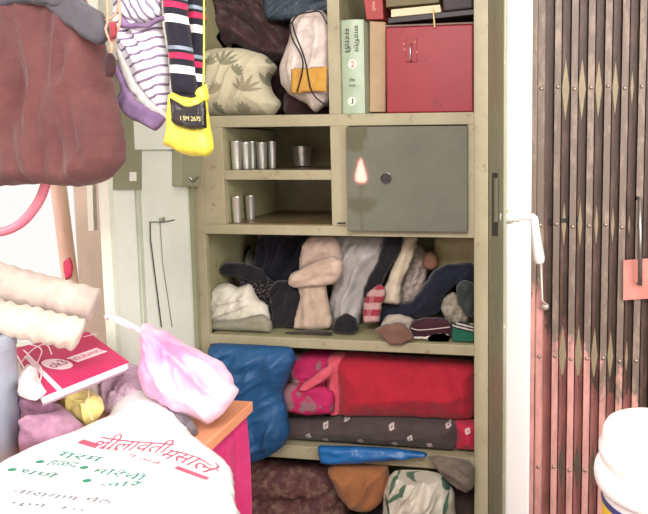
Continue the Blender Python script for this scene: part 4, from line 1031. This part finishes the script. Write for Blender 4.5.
# striped sleeves
SG = (34, 32, 44)
def sleeve_mat(off, ang=4.0):
    a = math.radians(ang)
    return stripes((math.sin(a), 0, math.cos(a)), 0.1035, [(0.0, (236, 230, 228)), (0.16, SG), (0.29, (206, 42, 84)), (0.41, SG), (0.47, (136, 146, 160)), (0.545, SG)], offset=off)
SL = YP(-0.60)
sw = thing('striped_sweater', 'navy knitted sweater with crimson, grey and white bands, its sleeves hanging down', 'sweater', SL.P(185, 50))
puff('near_sleeve', SL, [(166, VT), (186, VT), (188, 10), (192, 40), (196, 78), (197, 96), (176, 96), (172, 70), (169, 36), (166, 8)], 0.026, sleeve_mat(0.50), sw, folds=((0.005, 0.03, 85),), R=0.02)
puff('sleeve_cuff', SL, [(176, 93), (196, 93), (196, 112), (186, 116), (177, 112)], 0.022, fabric(SG, (26, 24, 34)), sw, folds=((0.004, 0.015, 90),), R=0.012)
puff('far_sleeve', YP(-0.555), [(180, VT), (204, VT), (206, 12), (204, 50), (205, 90), (192, 94), (189, 60), (184, 20)], 0.02, sleeve_mat(0.60), sw, folds=((0.005, 0.03, 85),), R=0.015)
# yellow bag
YB_ = YP(-0.655)
yb = thing('yellow_bag', 'bright yellow plastic bag with a black printed panel hanging under the striped sleeve', 'bag', YB_.P(190, 150))
m_yel = plastic((230, 220, 86), (216, 202, 68), 12, 0.4)
puff('bag_body', YB_, [(169, 100), (172, 92), (182, 96), (194, 98), (204, 94), (208, 104), (211, 128), (214, 148), (208, 156), (190, 156), (176, 151), (166, 145), (169, 128)], 0.024, m_yel, yb, folds=((0.003, 0.03, 85), (0.0015, 0.015, 60)), R=0.02, h=0.004)
puff('black_panel', YP(-0.690), [(170, 98), (184, 106), (198, 104), (205, 100), (207, 128), (194, 130), (180, 126), (172, 121)], 0.007, plastic((44, 38, 40), (30, 26, 28)), yb, folds=((0.002, 0.02, 85),), R=0.006, label='black printed panel', sm=2)
YF = YP(-0.704)
a5, b5 = YF.px(190.5, 118.5); lettering('panel_lettering', 'I SM 267S', lambda x, y: YF.at(a5+x, b5+y-x*0.06), plain((214, 200, 130), 0.6), yb, 0.042, 0.0085)
puff('yellow_strap', YB_, [(196, 92), (206, 84), (209, 100), (203, 104)], 0.018, m_yel, yb, folds=None, R=0.012, sm=2)
bm = bmesh.new(); tube(bm, [YP(-0.65).P(203, 98), YP(-0.65).P(204, 60), YP(HY).P(204, VT)], 0.0018, 6); bmlink('bag_string', bm, m_yel, yb, True)

# wooden pole leaning behind the table
bm = bmesh.new(); PLN = YP(-0.20)
pts = [PLN.P(46, 100), PLN.P(59, 190), PLN.P(68, 262), PLN.P(73, 300)]
d = (pts[3]-pts[0]).normalized(); pts.append(pts[0]+d*((0.001-pts[0].z)/d.z)); pts.insert(0, pts[0]-d*0.5)
tube(bm, pts, [0.021]*6, 16)
pole = tag(bmlink('wooden_pole', bm, (lambda M: (M.color(M.ramp(M.noise(12, 5, (4, 4, 0.4)), [(0.3, (246, 216, 200)), (0.7, (230, 192, 174))])), M.m)[-1])(MT('pole_wood', 0.6)), None, True, angle=40), 'smooth pinkish wooden pole leaning beside the window', 'pole')
puff('paint_patch', YP(-0.2225), [(63, 262), (70, 258), (73, 266), (72, 276), (66, 280), (64, 272)], 0.004, plain((226, 70, 110), 0.4), pole, folds=None, label='bright pink smear', R=0.003, rag=0.004)
# narrow white slat, and a grey strip standing in for shadow past the door edge
SPL = YP(0.30)
bm = bmesh.new(); a0, _ = SPL.px(98, 200); a1, _ = SPL.px(125, 200); bx(bm, (a0, 0.30, 0), (a1, YB, 2.55), 0.002); struct(bmlink('shade_strip', bm, plain((160, 152, 138), 0.7)))
bm = bmesh.new(); slabpx(bm, SPL, [(92, 230), (97.5, 230), (94, 120), (88, 120)], 0.0, 0.02); struct(bmlink('trim_3', bm, plain((240, 236, 226), 0.5)))

# ================================================================== paint pails at the gate
st = thing('stool', 'low wooden stool standing before the gate under the white pails', 'stool', PD(652, 560, 1.0)*1)
pc = PD(654, 500, 1.05); zs = 0.56
st.location = (pc.x, pc.y, 0)
bm = bmesh.new(); lathe(bm, (pc.x, pc.y, zs-0.03), [(0, 0), (0.15, 0), (0.155, 0.01), (0.155, 0.03), (0, 0.03)], 40); bmlink('seat', bm, m_wood.m, st, True, angle=40)
for k in range(4):
    t = math.pi/4+k*math.pi/2
    bm = bmesh.new(); tube(bm, [(pc.x+0.09*math.cos(t), pc.y+0.09*math.sin(t), zs-0.03), (pc.x+0.14*math.cos(t), pc.y+0.14*math.sin(t), 0)], 0.014, 10); bmlink('leg', bm, m_wood.m, st, True)
m_pail = plain((250, 248, 246), 0.35)
def zat(v): return PD(654, v, 1.05).z
s_ = 1.05/F
zrim = zat(462); zlab = zat(490)
pail = thing('paint_pail', 'white paint pail with a thick rim and a blue and yellow label band', 'pail', (pc.x, pc.y, zs))
R1 = 57*s_
bm = bmesh.new(); lathe(bm, (pc.x, pc.y, zs), [(0, 0.001), (R1*0.76, 0.001), (R1*0.90, zrim-zs-0.03)], 48); bmlink('pail_body', bm, m_pail, pail, True, angle=40)
bm = bmesh.new(); lathe(bm, (pc.x, pc.y, 0), [(R1*0.865, zlab-0.10), (R1*0.905, zlab-0.008)], 48)
m_lab = MT('pail_label', 0.4); sx = m_lab.n('ShaderNodeSeparateXYZ'); m_lab.l(m_lab.co, sx.inputs[0])
zz0 = zlab-zs
m_lab.color(m_lab.ramp(m_lab.math('ADD', sx.outputs[2], 0.5-zz0+0.02), [(0.0, (232, 200, 60)), (0.5, (70, 74, 130))], True))
bmlink('pail_label', bm, m_lab.m, pail, True, 'blue and yellow label band')
bm = bmesh.new(); prof = [(R1*0.90, zrim-0.042)]
for k in range(9): t = -math.pi/2+math.pi*k/8; prof.append((R1*0.945+R1*0.055*math.cos(t)*1.6, zrim-0.022+0.020*math.sin(t)))
prof.append((0, zrim-0.001)); lathe(bm, (pc.x, pc.y, 0), prof, 48); bmlink('pail_rim', bm, m_pail, pail, True)
z2 = zrim+0.0015; z3 = zat(424)
bm = bmesh.new(); R2 = 53*s_
prof = [(0, 0), (R2*0.93, 0), (R2*0.99, 0.006), (R2*1.03, 0.016), (R2*1.03, 0.026), (R2*0.97, 0.036), (R2*0.955, z3-z2-0.012), (R2*0.90, z3-z2-0.002), (R2*0.82, z3-z2), (0, z3-z2)]
tag(bmlink('plastic_tub', (lathe(bm, (pc.x, pc.y, z2), prof, 48), bm)[1], m_pail, None, True, angle=60), 'white plastic tub with flared foot standing upside down on the paint pail', 'tub')

# flame lamp on a tall stand in the room: the locker door mirrors it
def mirror(p):
    q = Vector(p)-dl.at(0, 0, 0.014); return Vector(p)-dl.n*2*q.dot(dl.n)
mc = mirror(CAM)
t_ = dl.P(362, 170, 0.014)
lv = (t_-mc).normalized()
fp_ = t_+lv*((-1.58-t_.y)/lv.y)
print('flame', fp_)
k_ = ((fp_-mc).length)/F
FH = 24*k_
lamp = thing('flame_lamp', 'stand lamp with a flame bulb over a dark red bowl, mirrored in the locker door', 'lamp', (fp_.x, fp_.y, 0))
fz0 = fp_.z-FH*0.5
M = MT('flame_glow', 0.5); M.b.inputs['Base Color'].default_value = (1, 0.3, 0.2, 1); M.b.inputs['Emission Color'].default_value = (1, 0.33, 0.27, 1); M.b.inputs['Emission Strength'].default_value = 36
bm = bmesh.new(); lathe(bm, (fp_.x, fp_.y, fz0), [(0, 0), (FH*0.16, 0.0), (FH*0.22, FH*0.10), (FH*0.22, FH*0.25), (FH*0.16, FH*0.55), (FH*0.07, FH*0.85), (0, FH)], 20); bmlink('flame_bulb', bm, M.m, lamp, True, 'glowing flame shaped bulb')
bm = bmesh.new(); lathe(bm, (fp_.x, fp_.y, fz0-0.03), [(0, 0), (FH*0.15, 0), (FH*0.15, 0.029), (0, 0.029)], 20); bmlink('socket', bm, m_dark, lamp, True, angle=40)
bw = 16*k_
bm = bmesh.new(); lathe(bm, (fp_.x, fp_.y, fz0-0.03-bw*1.5), [(0, 0), (bw*0.5, 0.0), (bw*0.9, bw*0.35), (bw, bw*0.8), (bw*0.93, bw*0.8), (bw*0.4, bw*0.2), (0, bw*0.2)], 32); bmlink('bowl', bm, plain((90, 30, 34), 0.4), lamp, True, 'dark red bowl')
bm = bmesh.new(); tube(bm, [(fp_.x, fp_.y, 0.02), (fp_.x, fp_.y, fz0-0.03)], 0.007, 10); bmlink('pole', bm, m_dark, lamp, True)
bm = bmesh.new(); lathe(bm, (fp_.x, fp_.y, 0), [(0, 0), (0.12, 0), (0.12, 0.012), (0.02, 0.025), (0, 0.025)], 32); bmlink('base', bm, m_dark, lamp, True, angle=40)
